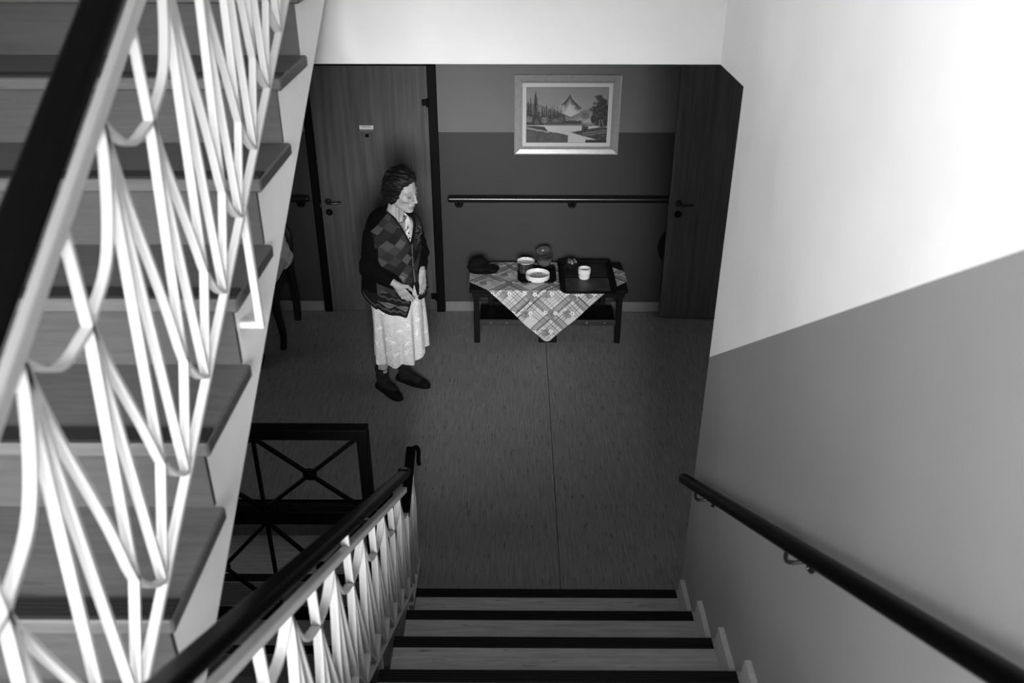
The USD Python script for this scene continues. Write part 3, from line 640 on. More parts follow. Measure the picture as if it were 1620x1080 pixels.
tray('serving_tray', 'large black tray with dark leather mats at the right end of the low table', .312, .722, 5.515, 6.09, Z1 + .002, .024, M['tray_black'])
leather = mottled('leather', .035, .55, 22.0, .45, .3, bump=.2)
leather2 = mottled('leather_dark', .013, .5, 22.0, .45, .3)
for nm, lb, x0, x1, y0, y1, m_ in (('place_mat', 'brownish leather-like mat at the front of the large black tray', .358, .676, 5.55, 5.785, leather), ('place_mat', 'darker leather-like mat at the back of the large black tray', .362, .672, 5.815, 6.05, leather2)):
    obj(nm, box(x0, x1, y0, y1, Z1 + .0078, Z1 + .0118, .0012), m_, None, label=lb, category='mat', group='leather-like mats in the large tray')
M['china'] = plain('china', .72, .25, .5)
M['cream'] = mottled('cream', .60, .08, 60, .35)
ZT = Z1 + .0052
def plates():
    prof = lambda r, h: [(0, 0), (r * .62, 0), (r * .66, .004), (r * .97, h - .012), (r, h - .004), (r, h), (r * .965, h + .001), (r * .93, h - .010), (r * .70, .010), (0, .008)]
    x, y = .158, 5.775
    for k, lb in enumerate(('lower white plate of the pair on the small black tray', 'upper white soup plate with food scraps on the small black tray')):
        z = ZT + k * .016
        t = thing('plate', lb, 'plate', (x, y, z), group='white plates stacked on the small tray')
        obj('dish', lathe([(r_, z_ ) for r_, z_ in ([(0, 0), (.072, 0), (.080, .004), (.0875, .014), (.0885, .030), (.0875, .033), (.0845, .032), (.080, .020), (.074, .011), (0, .010)])], 56), M['china'], t, smooth=40)
        if k == 1:
            rg = np.random.default_rng(7); ms = []
            for _ in range(14):
                a, rr = rg.uniform(0, 6.28), rg.uniform(.03, .076); s_ = rg.uniform(.002, .005)
                mm = trimesh.creation.icosphere(1, s_); mm.apply_scale((1.3, 1, .7)); mm.apply_translation((rr * math.cos(a), rr * math.sin(a), .012 + max(0, rr - .070) * 1.2)); ms.append(mm)
            obj('food_scraps', cat(ms), plain('scraps', .05, .5), t, kind='stuff'); obj('soup_film', lathe([(0, .0104), (.050, .0104), (.052, .0112), (.048, .0118), (0, .0118)], 40), mottled('soup', .40, .2, 60, .3), t)
plates()
def ramekins():
    x, y = .498, 5.775
    for k, lb in enumerate(('lower fluted white ramekin on the large black tray', 'upper white ramekin stacked in another on the large black tray')):
        t = thing('ramekin', lb, 'ramekin', (x, y, Z1 + .0128 + k * .019), group='white ramekins stacked on the large tray')
        r0, r1, h = .036, .0455, .062; n = 72; a = np.arange(n) * 2 * np.pi / n
        prof = [(0, 0, 0), (.033, 0, 0), (.0365, .003, .4), (.0385, .012, 1), (.0405, .034, 1), (.0435, .042, 0), (.0455, .044, 0), (.0455, .060, 0), (.0445, h, 0), (.042, h, 0), (.0405, .055, 0), (.036, .010, 0), (0, .007, 0)]
        V = np.stack([np.stack([(r_ + f_ * .0011 * np.cos(a * 24)) * np.cos(a), (r_ + f_ * .0011 * np.cos(a * 24)) * np.sin(a), np.full(n, z_)], -1) for r_, z_, f_ in prof], 1).reshape(-1, 3); kk = len(prof); F = []
        for i in range(n):
            for j in range(kk - 1): q, b = i * kk + j, ((i + 1) % n) * kk + j; F += [[q, b, b + 1], [q, b + 1, q + 1]]
        m = trimesh.Trimesh(V, F, process=True)
        if m.volume < 0: m.invert()
        obj('cup', m, M['china'], t, smooth=40)
        if k == 1: obj('custard', lathe([(0, .040), (.039, .040), (.0395, .0415), (0, .0425)], 40), plain('custard', .36, .4), t)
ramekins()
def pot():
    x, y = .072, 5.907; t = thing('enamel_pot', 'dark flowered enamel pot with a pale spattered rim behind the white plates', 'pot', (x, y, ZT))
    prof = [(0, 0), (.052, 0), (.056, .004), (.060, .05), (.063, .080), (.066, .086), (.0672, .089), (.066, .0915), (.062, .090), (.0585, .078), (.054, .010), (0, .007)]
    n = 96; m = lathe(prof, n); th = np.arctan2(m.vertices[:, 1], m.vertices[:, 0]); z = m.vertices[:, 2]; r = np.hypot(m.vertices[:, 0], m.vertices[:, 1])
    m = trimesh.Trimesh(*trimesh.remesh.subdivide(m.vertices, m.faces), process=False); V = m.vertices; th = np.arctan2(V[:, 1], V[:, 0]); z = V[:, 2]; r = np.hypot(V[:, 0], V[:, 1])
    nz = meshkit.fbm(np.c_[V * 70], 3, 5); col = np.where(nz > .62, .09, .012); inside = (r < .0625 * (1 - .1 * (1 - z / .09))) & (z > .006) & (r < .0635)
    col = np.where(z > .083, np.where(nz > .40, .62, .05), col); col = np.where((r < .0615) & (z > .02) & (r < .0545 + .0045 * z / .078 + .0008), .62, col)
    obj('body', m, M['paint_gloss'], t, smooth=40, color=col)
    obj('milk_soup', lathe([(0, .070), (.0575, .070), (.0582, .072), (0, .073)], 40), mottled('milk_soup', .50, .12, 40, .3), t)
pot()
def bowls():
    gb = mottled('grey_bowl', .055, .2, 30, .22, .5); gb2 = mottled('grey_bowl_pale', .10, .15, 30, .3, .5)
    P = [(0, 0), (.030, 0), (.034, .003), (.050, .020), (.058, .048), (.059, .052), (.057, .0535), (.0555, .048), (.047, .022), (.030, .008), (0, .006)]
    x, y = .214, 6.025
    t = thing('bowl', 'lowest grey bowl of the stack at the wall side of the small tray', 'bowl', (x, y, Z1 + .002), group='grey bowls stacked near the wall'); obj('body', lathe([(r_, z_ * 1.15) for r_, z_ in P], 48), gb2, t, smooth=40)
    t = thing('bowl', 'dark grey bowl in the middle of the stack near the wall', 'bowl', (x, y, Z1 + .029), group='grey bowls stacked near the wall'); obj('body', lathe(P, 48), gb, t, smooth=40)
    t = thing('bowl', 'tilted dark grey bowl with a glint on top of the stack near the wall', 'bowl', (x - .003, y, Z1 + .070), group='grey bowls stacked near the wall')
    m = lathe([(r_ * 1.0, z_ * .95) for r_, z_ in P], 48); m.apply_transform(trimesh.transformations.rotation_matrix(math.radians(24), (1, -.55, 0))); m.apply_translation((0, 0, .012)); obj('body', m, gb, t, smooth=40)
    x, y = .407, 5.965
    t = thing('bowl', 'small dark bowl heaped with peelings at the back of the large tray', 'bowl', (x, y, Z1 + .0128)); obj('body', lathe([(r_ * .92, z_ * .95) for r_, z_ in P], 48), plain('dark_bowl', .012, .4), t, smooth=40)
    rg = np.random.default_rng(11); ms = []; ml = []
    for k in range(16):
        a, rr = rg.uniform(0, 6.28), .042 * rg.uniform(0, 1) ** .5; mm = trimesh.creation.icosphere(2, 1.0); mm.vertices *= (1 + .35 * (meshkit.fbm(mm.vertices * 1.7 + k * 7, 3, k)[:, None] - .5))
        mm.apply_scale((rg.uniform(.012, .022), rg.uniform(.009, .015), rg.uniform(.005, .009))); mm.apply_transform(trimesh.transformations.random_rotation_matrix(rg.random(3))); mm.apply_translation((rr * math.cos(a), rr * math.sin(a), .046 + .012 * (1 - rr / .042) + rg.uniform(0, .008)))
        (ml if k in (3, 9) else ms).append(mm)
    obj('peelings', cat(ms), mottled('peelings', .09, .5, 60, .5), t, kind='stuff', smooth=True); obj('egg_piece', cat(ml), plain('egg', .5, .5), t, smooth=True)
bowls()
# ---------------------------------------------------------------- people: signed-distance modelling, meshed by surface nets
def iso(fn, lo, hi, h, slack=1.6):
    lo = np.asarray(lo, float); nb = np.ceil((np.asarray(hi, float) - lo) / h / 8).astype(int); N = nb * 8
    bc = [lo[k] + (np.arange(nb[k]) * 8 + 3.5) * h for k in range(3)]
    C = np.stack(np.meshgrid(*bc, indexing='ij'), -1).reshape(-1, 3); d = fn(C)
    act = np.abs(d) < h * 8 * .87 * slack
    A = np.repeat(np.repeat(np.repeat(np.where(d > 0, 1.0, -1.0).reshape(nb).astype(np.float32), 8, 0), 8, 1), 8, 2)
    off = np.stack(np.meshgrid(*[np.arange(8)] * 3, indexing='ij'), -1).reshape(-1, 3)
    ids = np.stack(np.unravel_index(np.nonzero(act)[0], nb), -1)
    for s in range(0, len(ids), 400):
        q = (ids[s:s + 400, None] * 8 + off[None]).reshape(-1, 3)
        A[q[:, 0], q[:, 1], q[:, 2]] = fn(lo + q * h)
    I = A < 0
    cnt = np.zeros(N - 1, np.uint8)
    for a in (0, 1):
        for b in (0, 1):
            for c in (0, 1): cnt += I[a:N[0] - 1 + a, b:N[1] - 1 + b, c:N[2] - 1 + c]
    cell = np.stack(np.nonzero((cnt > 0) & (cnt < 8)), -1)
    vid = np.full(N - 1, -1, np.int32); vid[tuple(cell.T)] = np.arange(len(cell))
    val = np.stack([A[cell[:, 0] + a, cell[:, 1] + b, cell[:, 2] + c] for a in (0, 1) for b in (0, 1) for c in (0, 1)], 1)
    cor = np.array([(a, b, c) for a in (0, 1) for b in (0, 1) for c in (0, 1)], float)
    acc = np.zeros((len(cell), 3)); n = np.zeros(len(cell))
    for i in range(8):
        for j in range(i + 1, 8):
            if np.abs(cor[i] - cor[j]).sum() == 1:
                m = (val[:, i] < 0) != (val[:, j] < 0); t = val[:, i] / np.where(m, val[:, i] - val[:, j], 1)
                acc += np.where(m[:, None], cor[i] + t[:, None] * (cor[j] - cor[i]), 0); n += m
    V = lo + (cell + acc / n[:, None]) * h
    F = []
    for ax in range(3):
        o = [k for k in range(3) if k != ax]
        sl = [slice(1, N[k] - 1) for k in range(3)]; sl[ax] = slice(0, N[ax] - 1); s2 = list(sl); s2[ax] = slice(1, N[ax])
        a, b = I[tuple(sl)], I[tuple(s2)]
        e = np.stack(np.nonzero(a != b), -1) + np.array([0 if k == ax else 1 for k in range(3)])
        ins = I[tuple(e.T)]
        def g(d1, d2):
            q = e.copy(); q[:, o[0]] -= d1; q[:, o[1]] -= d2; return vid[tuple(q.T)]
        q = np.stack([g(0, 0), g(1, 0), g(1, 1), g(0, 1)], 1)
        flip = ins if ax != 1 else ~ins
        q = np.where(flip[:, None], q, q[:, ::-1]); q = q[(q >= 0).all(1)]
        F += [q[:, [0, 1, 2]], q[:, [0, 2, 3]]]
    m = trimesh.Trimesh(V, np.vstack(F), process=False)
    if m.volume < 0: m.invert()
    return m
def smin(a, b, k): hh = np.clip(.5 + .5 * (b - a) / k, 0, 1); return b + (a - b) * hh - k * hh * (1 - hh)
def smax(a, b, k): return -smin(-a, -b, k)
def cap(p, a, b, r0, r1=None):
    a, b = np.asarray(a, float), np.asarray(b, float); ab = b - a
    t = np.clip(((p - a) @ ab) / (ab @ ab), 0, 1); r = r0 + ((r0 if r1 is None else r1) - r0) * t
    return np.linalg.norm(p - a - t[:, None] * ab, axis=1) - r
def ell(p, c, r):
    r = np.asarray(r, float); q = (p - np.asarray(c)) / r; k0 = np.linalg.norm(q, axis=1); k1 = np.linalg.norm(q / r, axis=1)
    return k0 * (k0 - 1) / np.maximum(k1, 1e-9)
def chain(p, pts, rs, k=.01):
    d = None
    for i in range(len(pts) - 1):
        c = cap(p, pts[i], pts[i + 1], rs[i], rs[i + 1]); d = c if d is None else smin(d, c, k)
    return d
def rotz(a): c, s = math.cos(a), math.sin(a); return np.array([[c, -s, 0], [s, c, 0], [0, 0, 1]])
def roty(a): c, s = math.cos(a), math.sin(a); return np.array([[c, 0, s], [0, 1, 0], [-s, 0, c]])
def rotx(a): c, s = math.cos(a), math.sin(a); return np.array([[1, 0, 0], [0, c, -s], [0, s, c]])
def near(p, c, R, fn):
    """a detailed part evaluated only close to it"""
    g = np.linalg.norm(p - np.asarray(c, float), axis=1) - R; o = np.maximum(g, .03); k = g < .03
    if k.any(): o[k] = fn(p[k])
    return o
def wob(p, s, a=1.0): return np.sin(p[:, 0] * s + 1.3 * np.sin(p[:, 1] * s * .71)) * np.sin(p[:, 1] * s * .93 + 1.7 * np.sin(p[:, 2] * s * .63)) * np.sin(p[:, 2] * s * 1.07 + p[:, 0] * s * .4)
unit = lambda v: np.asarray(v, float) / np.linalg.norm(v)
def ngrid(p, s, sd=0, o=3): return meshkit.fbm(p * s + 50, o, sd)

def head_sdf(q):
    """face looking along +x, left +y; origin between the ears"""
    sy = np.abs(q[:, 1]); m = np.c_[q[:, 0], sy, q[:, 2]]
    d = ell(q, (-.012, 0, .035), (.094, .074, .096))
    d = smin(d, ell(q, (.030, 0, -.035), (.058, .055, .070)), .030)
    d = smin(d, cap(m, (.0, .052, -.050), (.058, .016, -.094), .016, .015), .026)      # jaw line
    d = smin(d, ell(q, (.073, 0, -.097), (.017, .020, .015)), .014)                      # chin
    d = smin(d, ell(m, (.056, .042, -.020), (.022, .020, .014)), .022)                   # cheek bone
    d = smin(d, cap(m, (.082, .010, .032), (.068, .044, .032), .0080, .0060), .016)        # brow
    d = smax(d, -ell(m, (.094, .032, .010), (.021, .018, .012)), .010)                   # socket
    d = smin(d, ell(m, (.0735, .031, .009), (.0125, .0125, .0110)), .004)                # eyeball, lids
    d = smin(d, cap(m, (.084, .018, .0165), (.079, .043, .0125), .0034), .004); d = smin(d, cap(m, (.084, .020, -.003), (.079, .041, -.002), .0028), .004)
    d = smax(d, -ell(m, (.068, .056, -.052), (.018, .017, .024)), .016)                  # hollow cheek
    d = smin(d, cap(q, (.088, 0, .026), (.108, 0, -.022), .0075, .0100), .008)           # nose
    d = smin(d, ell(q, (.109, 0, -.0255), (.0115, .0105, .0095)), .006); d = smin(d, ell(m, (.0965, .0120, -.0285), (.0095, .0062, .0070)), .005)
    d = smax(d, -ell(m, (.1020, .0062, -.0375), (.0050, .0032, .0040)), .002)
    d = smin(d, ell(q, (.081, 0, -.060), (.015, .026, .020)), .014)                      # muzzle
    d = smin(d, cap(m, (.0945, 0, -.0545), (.079, .022, -.0620), .0040, .0026), .005); d = smin(d, cap(m, (.0915, 0, -.0690), (.079, .020, -.0645), .0050, .0028), .005)
    d = smax(d, -cap(m, (.099, 0, -.0615), (.083, .0190, -.0630), .0026), .004)         # mouth
    d = smax(d, -cap(m, (.093, .018, -.034), (.078, .033, -.066), .0020), .006)          # nasolabial fold
    d = smax(d, -cap(m, (.079, .027, -.066), (.066, .034, -.090), .0016), .006)
    d = smin(d, ell(m, (-.008, .0745, -.005), (.016, .008, .029)), .006); d = smax(d, -ell(m, (-.003, .083, -.003), (.009, .006, .018)), .004)
    return d
def hand_sdf(p, W, K, wd, nrm, flen=1.0, curl=(18, 22, 16), spread=.25, thumb=((.35, .25), (.75, .35)), rad=1.0):
    """W wrist, K middle knuckle, wd towards the thumb side, nrm out of the palm"""
    W, K = np.asarray(W, float), np.asarray(K, float); fd = unit(K - W); wd = unit(np.asarray(wd) - fd * (np.asarray(wd) @ fd)); nrm = unit(np.cross(fd, wd)) * np.sign(np.cross(fd, wd) @ np.asarray(nrm))
    d = cap(p, W, W + fd * .018, .021 * rad, .020 * rad)
    L = np.linalg.norm(K - W)
    for o in (.023, .008, -.008, -.022): d = smin(d, cap(p, W + wd * o * .55, W + fd * L * (.97 - 3.2 * abs(o - .008) ** 1.1) + wd * o, .0125 * rad, .0105 * rad), .012)
    tips = []
    for o, ln, r, sp in ((.0240, .92, .0082, .7), (.0080, 1.0, .0084, .15), (-.0078, .95, .0080, -.3), (-.0220, .76, .0070, -.85)):
        b = W + fd * L * (.97 - 3.2 * abs(o - .008) ** 1.1) + wd * o; dr = unit(fd + wd * sp * spread); pts = [b]; ang = 0
        for seg, c in zip((.040, .025, .021), curl):
            ang += c * (1 + .25 * (.5 - ln)); a = math.radians(ang); b = b + (dr * math.cos(a) + nrm * math.sin(a)) * seg * ln * flen; pts.append(b)
        f = chain(p, pts, [r * 1.08 * rad, r * rad, r * .92 * rad, r * .78 * rad], .004); f = smin(f, np.linalg.norm(p - pts[1], axis=1) - r * 1.12 * rad, .003); d = smin(d, f, .0065); tips.append((pts[-1], pts[-2]))
    b0 = W + fd * .020 + wd * .018 + nrm * .004; (u1, v1), (u2, v2) = thumb
    b1 = b0 + unit(fd * u1 + wd * v1 + nrm * .22) * .040; b2 = b1 + unit(fd * u2 + wd * v2 * .5 + nrm * .2) * .030; b3 = b2 + unit(fd * u2 + nrm * .15) * .024
    d = smin(d, chain(p, [b0, b1, b2, b3], [.0145 * rad, .0105 * rad, .0098 * rad, .0075 * rad], .006), .009); tips.append((b3, b2))
    return d, tips

# ---- the standing woman: local x forward, y her left, z up
PW, PA = np.array([-.835, 5.065, 0.0]), math.radians(-45)
HC, HR = np.array([.176, .036, 1.416]), rotz(math.radians(13)) @ roty(math.radians(12)) @ rotx(math.radians(3))
HS = 1.0
Zc = [.20, .45, .62, .80, .95, 1.10, 1.19, 1.25, 1.30]
CFw = [.075, .075, .070, .060, .058, .075, .088, .105, .118]; CLw = [.030, .030, .028, .022, .016, .012, .008, .008, .01]
AFw = [.150, .150, .150, .148, .138, .125, .098, .058, .03]; BLw = [.176, .176, .178, .176, .165, .163, .148, .085, .03]
def torso(p, off=0.0):
    z = np.clip(p[:, 2], Zc[0], Zc[-1]); cf, cl, a, b = (np.interp(z, Zc, t) for t in (CFw, CLw, AFw, BLw)); a, b = a + off, b + off
    r = np.sqrt(((p[:, 0] - cf) / a) ** 2 + ((p[:, 1] - cl) / b) ** 2)
    d = (r - 1) * np.minimum(a, b)
    return smax(d, p[:, 2] - 1.30 - off, .03)
ARM_R = [(.085, -.132, 1.150), (.078, -.172, .955), (.232, -.088, .858)]
ARM_L = [(.105, .150, 1.165), (.105, .198, .960), (.214, .126, .880)]
RW, RK = np.array(ARM_R[2]), np.array([.243, -.050, .790]); LW, LK = np.array(ARM_L[2]), np.array([.224, .119, .806])
hand_r = lambda p: hand_sdf(p, RW, RK, (.62, .45, .62), (-.35, .85, -.25), 1.12, (4, 13, 12), .10, ((.62, .62), (1.0, .16)))
hand_l = lambda p: hand_sdf(p, LW, LK, (.25, -.90, .0), (-.75, -.50, .0), 1.1, (2, 14, 14), .10, ((1.0, .30), (1.0, .0)))
def body_fn(p):
    d = smax(torso(p, -.035), .68 - p[:, 2], .05)
    d = smin(d, cap(p, (.095, .010, 1.20), (.118, .016, 1.27), .060, .048), .03)
    nk = cap(p, (.112, .014, 1.25), HC + HR @ np.array([-.030, 0, -.055]), .047, .050); d = smin(d, nk, .02)
    for s in (-1, 1): d = smin(d, cap(p, (.165, .012 + s * .014, 1.235), HC + HR @ np.array([.0, s * .040, -.045]), .007, .009), .012)      # neck cords
    d = smin(d, cap(p, (.160, .03, 1.220), (.125, .095, 1.228), .010, .010), .02); d = smin(d, cap(p, (.155, .0, 1.220), (.110, -.065, 1.228), .010, .010), .02)  # collar bones
    d = smin(d, near(p, HC, .17, lambda q: head_sdf((q - HC) @ HR / HS) * HS), .010)
    for A in (ARM_R, ARM_L): d = smin(d, chain(p, A, [.042, .036, .0205], .015), .01)
    d = smin(d, near(p, RK, .125, lambda q: hand_r(q)[0]), .006); d = smin(d, near(p, LK, .125, lambda q: hand_l(q)[0]), .006)
    for s, an, kn in ((-1, (.0, -.086, .085), (.055, -.085, .45)), (1, (.015, .088, .085), (.060, .085, .45))):
        d = smin(d, cap(p, (.06, s * .085, .80), kn, .075, .050), .02)
        mid = np.array(kn) * .62 + np.array(an) * .38 + [-.018, 0, 0]
        d = smin(d, chain(p, [kn, mid, an], [.044, .040, .029], .03), .02)
        d = smin(d, cap(p, np.array(an) - [0, 0, .03], np.array(an) + [.09, s * .01, -.052], .026, .018), .015)
    return d + wob(p, 260) * .0007
def body_col(p):
    q = (p - HC) @ HR / HS; m = np.c_[q[:, 0], np.abs(q[:, 1]), q[:, 2]]
    c = .34 + .10 * (ngrid(p, 45, 2, 3) - .5) + .05 * (ngrid(p, 160, 5, 2) - .5)
    g = lambda cc, r: np.exp(-(np.linalg.norm((m - np.array(cc)) / np.array(r), axis=1)) ** 2)
    hd = (np.linalg.norm(q, axis=1) < .16)
    c = np.where(hd, c * (1 - .35 * g((.080, .030, .036), (.016, .018, .0045))), c)           # brows
    c = np.where(hd, c * (1 - .88 * g((.086, .031, .0060), (.014, .0125, .0040))), c)          # eyes, downcast
    c = np.where(hd, c * (1 - .40 * g((.083, .030, .008), (.020, .021, .014))), c)
    c = np.where(hd, c * (1 - .80 * g((.090, .004, -.0620), (.016, .0175, .0046))), c)         # mouth
    c = np.where(hd, c * (1 - .6 * g((.1010, .0065, -.0370), (.006, .0045, .0045))), c)       # nostrils
    c = np.where(hd, c * (1 - .30 * g((.075, .042, -.035), (.012, .012, .004))), c); c = np.where(hd, c * (1 - .25 * g((.060, .052, -.055), (.02, .014, .018))), c)
    return np.clip(c, .03, .62)
def cone_cut(p):                                            # V neck and the open fronts below the last button
    z = p[:, 2]; l = p[:, 1]; t = np.clip((z - 1.085) / .165, 0, 1.6)
    v = np.abs(l - (.047 + .018 * t)) - .086 * t; v = np.where(z > 1.085, v, .02 + (1.085 - z)); v = np.maximum(v, .085 - p[:, 0] + .0)
    b = np.clip((.835 - z) / .20, 0, 2); lo_, hi_ = .050 - .080 * b, .050 + .046 * b
    w = np.maximum(lo_ - l, l - hi_); w = np.where(z < .835, w, .02 + (z - .835)); w = np.maximum(w, .10 - p[:, 0])
    return np.minimum(v * .85, w * .85)
def hemz(p): return np.where(p[:, 1] > .047, .700, 0) + (p[:, 1] <= .047) * (.628 + .36 * (.21 - p[:, 0]) + .22 * np.clip(-p[:, 1] - .05, 0, 1) + .004 * np.sin(p[:, 1] * 60))
def sleeve(p):
    w = .003 * np.sin(p[:, 2] * 75 + 3 * np.sin(p[:, 1] * 30)) * (p[:, 2] < 1.05)
    a = chain(p, [ARM_R[0], ARM_R[1], RW + .28 * (np.array(ARM_R[1]) - RW)], [.066, .060, .041], .03); b = chain(p, [ARM_L[0], ARM_L[1], LW + .22 * (np.array(ARM_L[1]) - LW)], [.062, .056, .039], .03)
    # cuffs end square to the forearm
    for A, W_, f_ in ((ARM_R, RW, .26), (ARM_L, LW, .22)):
        ax = unit(W_ - np.array(A[1])); e = W_ - ax * np.linalg.norm(W_ - np.array(A[1])) * f_ + ax * .012
        cut = (p - e) @ ax
        if A is ARM_R: a = np.maximum(a, cut)
        else: b = np.maximum(b, cut)
    return np.minimum(a, b) + w
def cardigan_fn(p):
    z = p[:, 2]; fl = 1 + .0 * z
    th = np.arctan2(p[:, 1] - .02, p[:, 0] - .07)
    t = torso(p, .026) - .020 * np.clip((.95 - z) / .3, 0, 1) * (np.cos(th) < .3) - .006 * np.clip((1.0 - z) / .3, 0, 1) + .005 * np.sin(th * 7 + z * 9) * np.clip((1.0 - z) / .3, 0, 1)
    t = smin(t, ell(p, (.030, -.0, 1.185), (.110, .110, .100)), .05)      # rounded upper back
    d = smin(t, sleeve(p), .018)
    d = smax(d, (hemz(p) - z) * .9, .006)
    d = np.maximum(d, -cone_cut(p))
    nk = cap(p, (.10, .010, 1.22), (.165, .04, 1.36), .060, .075); d = smax(d, -nk, .008)
    d = np.maximum(d, -(torso(p, .010)))                      # a shell: hollow over the dress
    return d + .0012 * np.sin(z * 900) * 0
def sleeve_only(p): return np.minimum(chain(p, ARM_R[:2] + [RW], [.066, .060, .041], .03), chain(p, ARM_L[:2] + [LW], [.062, .056, .039], .03))
def cardigan_col(p):
    f, l, z = p.T; c = np.full(len(p), .0020)
    l0 = .047; fr = (f > np.interp(z, Zc, CFw) + .02) & (l > -.17) & (l < .185) & (sleeve_only(p) > .006 - .02 * (z > 1.1))
    u = (l - l0) / .078 + (z - 1.0) / .072; v = (l - l0) / .078 - (z - 1.0) / .072
    iu, iv = np.floor(u).astype(int), np.floor(v).astype(int)
    tab = np.array([.008, .040, .016, .075, .010, .034, .060, .012, .024]); dv = tab[(iu * 2 + iv * 5 + (iu * iv) % 3) % 9]
    c = np.where(fr & (z > .80), dv, c)
    wv = np.abs(((l * 28) % 1) - .5) * 2
    lowz = z - (hemz(p) + 0)
    band = (z <= .80) & (f > np.interp(z, Zc, CFw) - .06) & (sleeve_only(p) > .006)
    c = np.where(band, .009, c)
    for h0, val in ((.026, .060), (.105, .050)): c = np.where(band & (np.abs(lowz - h0 - .012 * wv) < .0065), val, c)
    for cl, w in ((-.045, .050), (-.13, .045)): c = np.where(band & (np.abs(l - cl) / w + np.abs(lowz - .066 - (l - cl) * .1) / .020 < 1), .12 - .05 * (np.abs(lowz - .066) < .004), c)
    c = np.where(band & (lowz > .13) & (np.abs((l * 16 + z * 9) % 1 - .5) < .18), .028, c)
    em = fr & (l > .10) & (l < .175) & (z > 1.06) & (z < 1.17); nz = ngrid(p, 95, 8, 2); c = np.where(em, np.where(nz > .60, .17, np.where(nz > .5, .05, .010)), c)   # embroidered posy
    c = np.where(fr & (np.abs(np.hypot((l + .045) / 1.5, z - .885) - .010) < .0035), .16, c)
    cc = cone_cut(p); c = np.where((cc < .012) & (f > .1) & (z < 1.3), .006, c)
    c = np.where((np.abs(l - (l0 + .006)) < .0045) & (z > .83) & (z < 1.085) & (f > .12), .10, c)
    return c * (.85 + .3 * ngrid(p, 220, 4, 2))
def dress_fn(p):
    z = p[:, 2]
    th = np.arctan2(p[:, 1] - .03, p[:, 0] - .075); low = np.clip((.78 - z) / .5, 0, 1)
    fold = .020 * low * (np.sin(th * 9 + .6 + .8 * np.sin(z * 3)) + .35 * np.sin(th * 17 + 1.0))
    t = torso(p, .004) + fold * .75
    hem = .258 + .045 * np.clip((p[:, 1] - .05) / .06, 0, 1) * 1.0 + .006 * np.sin(th * 9)
    d = smax(t, hem - z, .004)
    d = np.maximum(d, np.where(z < .66, -(torso(p, -.008) + fold * .75), -1))
    nk = cap(p, (.150, .025, 1.215), (.19, .05, 1.36), .062, .11); d = smax(d, -nk, .006)
    return d
def dress_col(p):
    f, l, z = p.T; th = np.arctan2(l - .03, f - .075) * .17
    nz = ngrid(p, 150, 6, 3); c = np.where(nz > .5, .67, .56) + .10 * (ngrid(p, 40, 7, 2) - .5)
    uv = np.stack([th, z], 1); rg = np.random.default_rng(5)
    for cx in np.arange(-.54, .54, .082):
        for cz in np.arange(.24, 1.2, .105):
            x0, z0 = cx + rg.uniform(-.03, .03), cz + rg.uniform(-.035, .035); a0 = rg.uniform(0, 6.28)
            m = (np.abs(th - x0) < .05) & (np.abs(z - z0) < .05)
            if not m.any(): continue
            u, v = th[m] - x0, z[m] - z0; cm = c[m]
            for k in range(3):
                a = a0 + k * 1.15; e1, e2 = u * math.cos(a) + v * math.sin(a) - .013, -u * math.sin(a) + v * math.cos(a)
                cm = np.where((e1 / .0125) ** 2 + (e2 / .0058) ** 2 < 1, .84, cm)
            r = np.hypot(u + .016 * math.cos(a0), v + .016 * math.sin(a0)); cm = np.where((np.abs(r - .026) < .0016) & (np.sin(np.arctan2(v, u) - a0) > -.4), .74, cm); c[m] = cm
    return np.clip(c, .2, .84)
def hair_fn(p):
    q = (p - HC) @ HR / HS; x, y, z = q.T; sy = np.abs(y)
    d = ell(q, (-.018, 0, .044), (.112, .092, .108))
    d = smin(d, ell(q, (-.062, 0, -.030), (.060, .080, .070)), .04)
    d = smin(d, ell(np.c_[x, sy, z], (-.012, .070, -.012), (.042, .024, .062)), .03)
    hl = np.interp(z, [-.12, -.06, .0, .03, .06, .085, .11, .15], [-.045, .000, .034, .040, .052, .070, .105, .14]) - .10 * np.clip(sy - .035, 0, 1) * (z > .03)
    d = smax(d, (x - hl) * .8, .014)
    d = smax(d, -(z + .118 - .22 * (x + .06)), .014)
    fl = ngrid(np.c_[x * 16 + z * 9, y * 40, z * 34 - x * 14], 1.0, 9, 2) - .5
    return d * HS + .013 * fl + .0022 * np.sin(y * 170 + 7 * fl + z * 190 - x * 60)
def hair_col(p):
    q = (p - HC) @ HR / HS; x, y, z = q.T
    return np.clip(.004 + .030 * np.clip(ngrid(np.c_[x * 12 + z * 8, y * 95, z * 70 - x * 25], 1.0, 12, 3) - .52, 0, 1) * 3 + .022 * np.clip((x - .06) / .05, 0, 1), .002, .10)
def place(o):
    return o
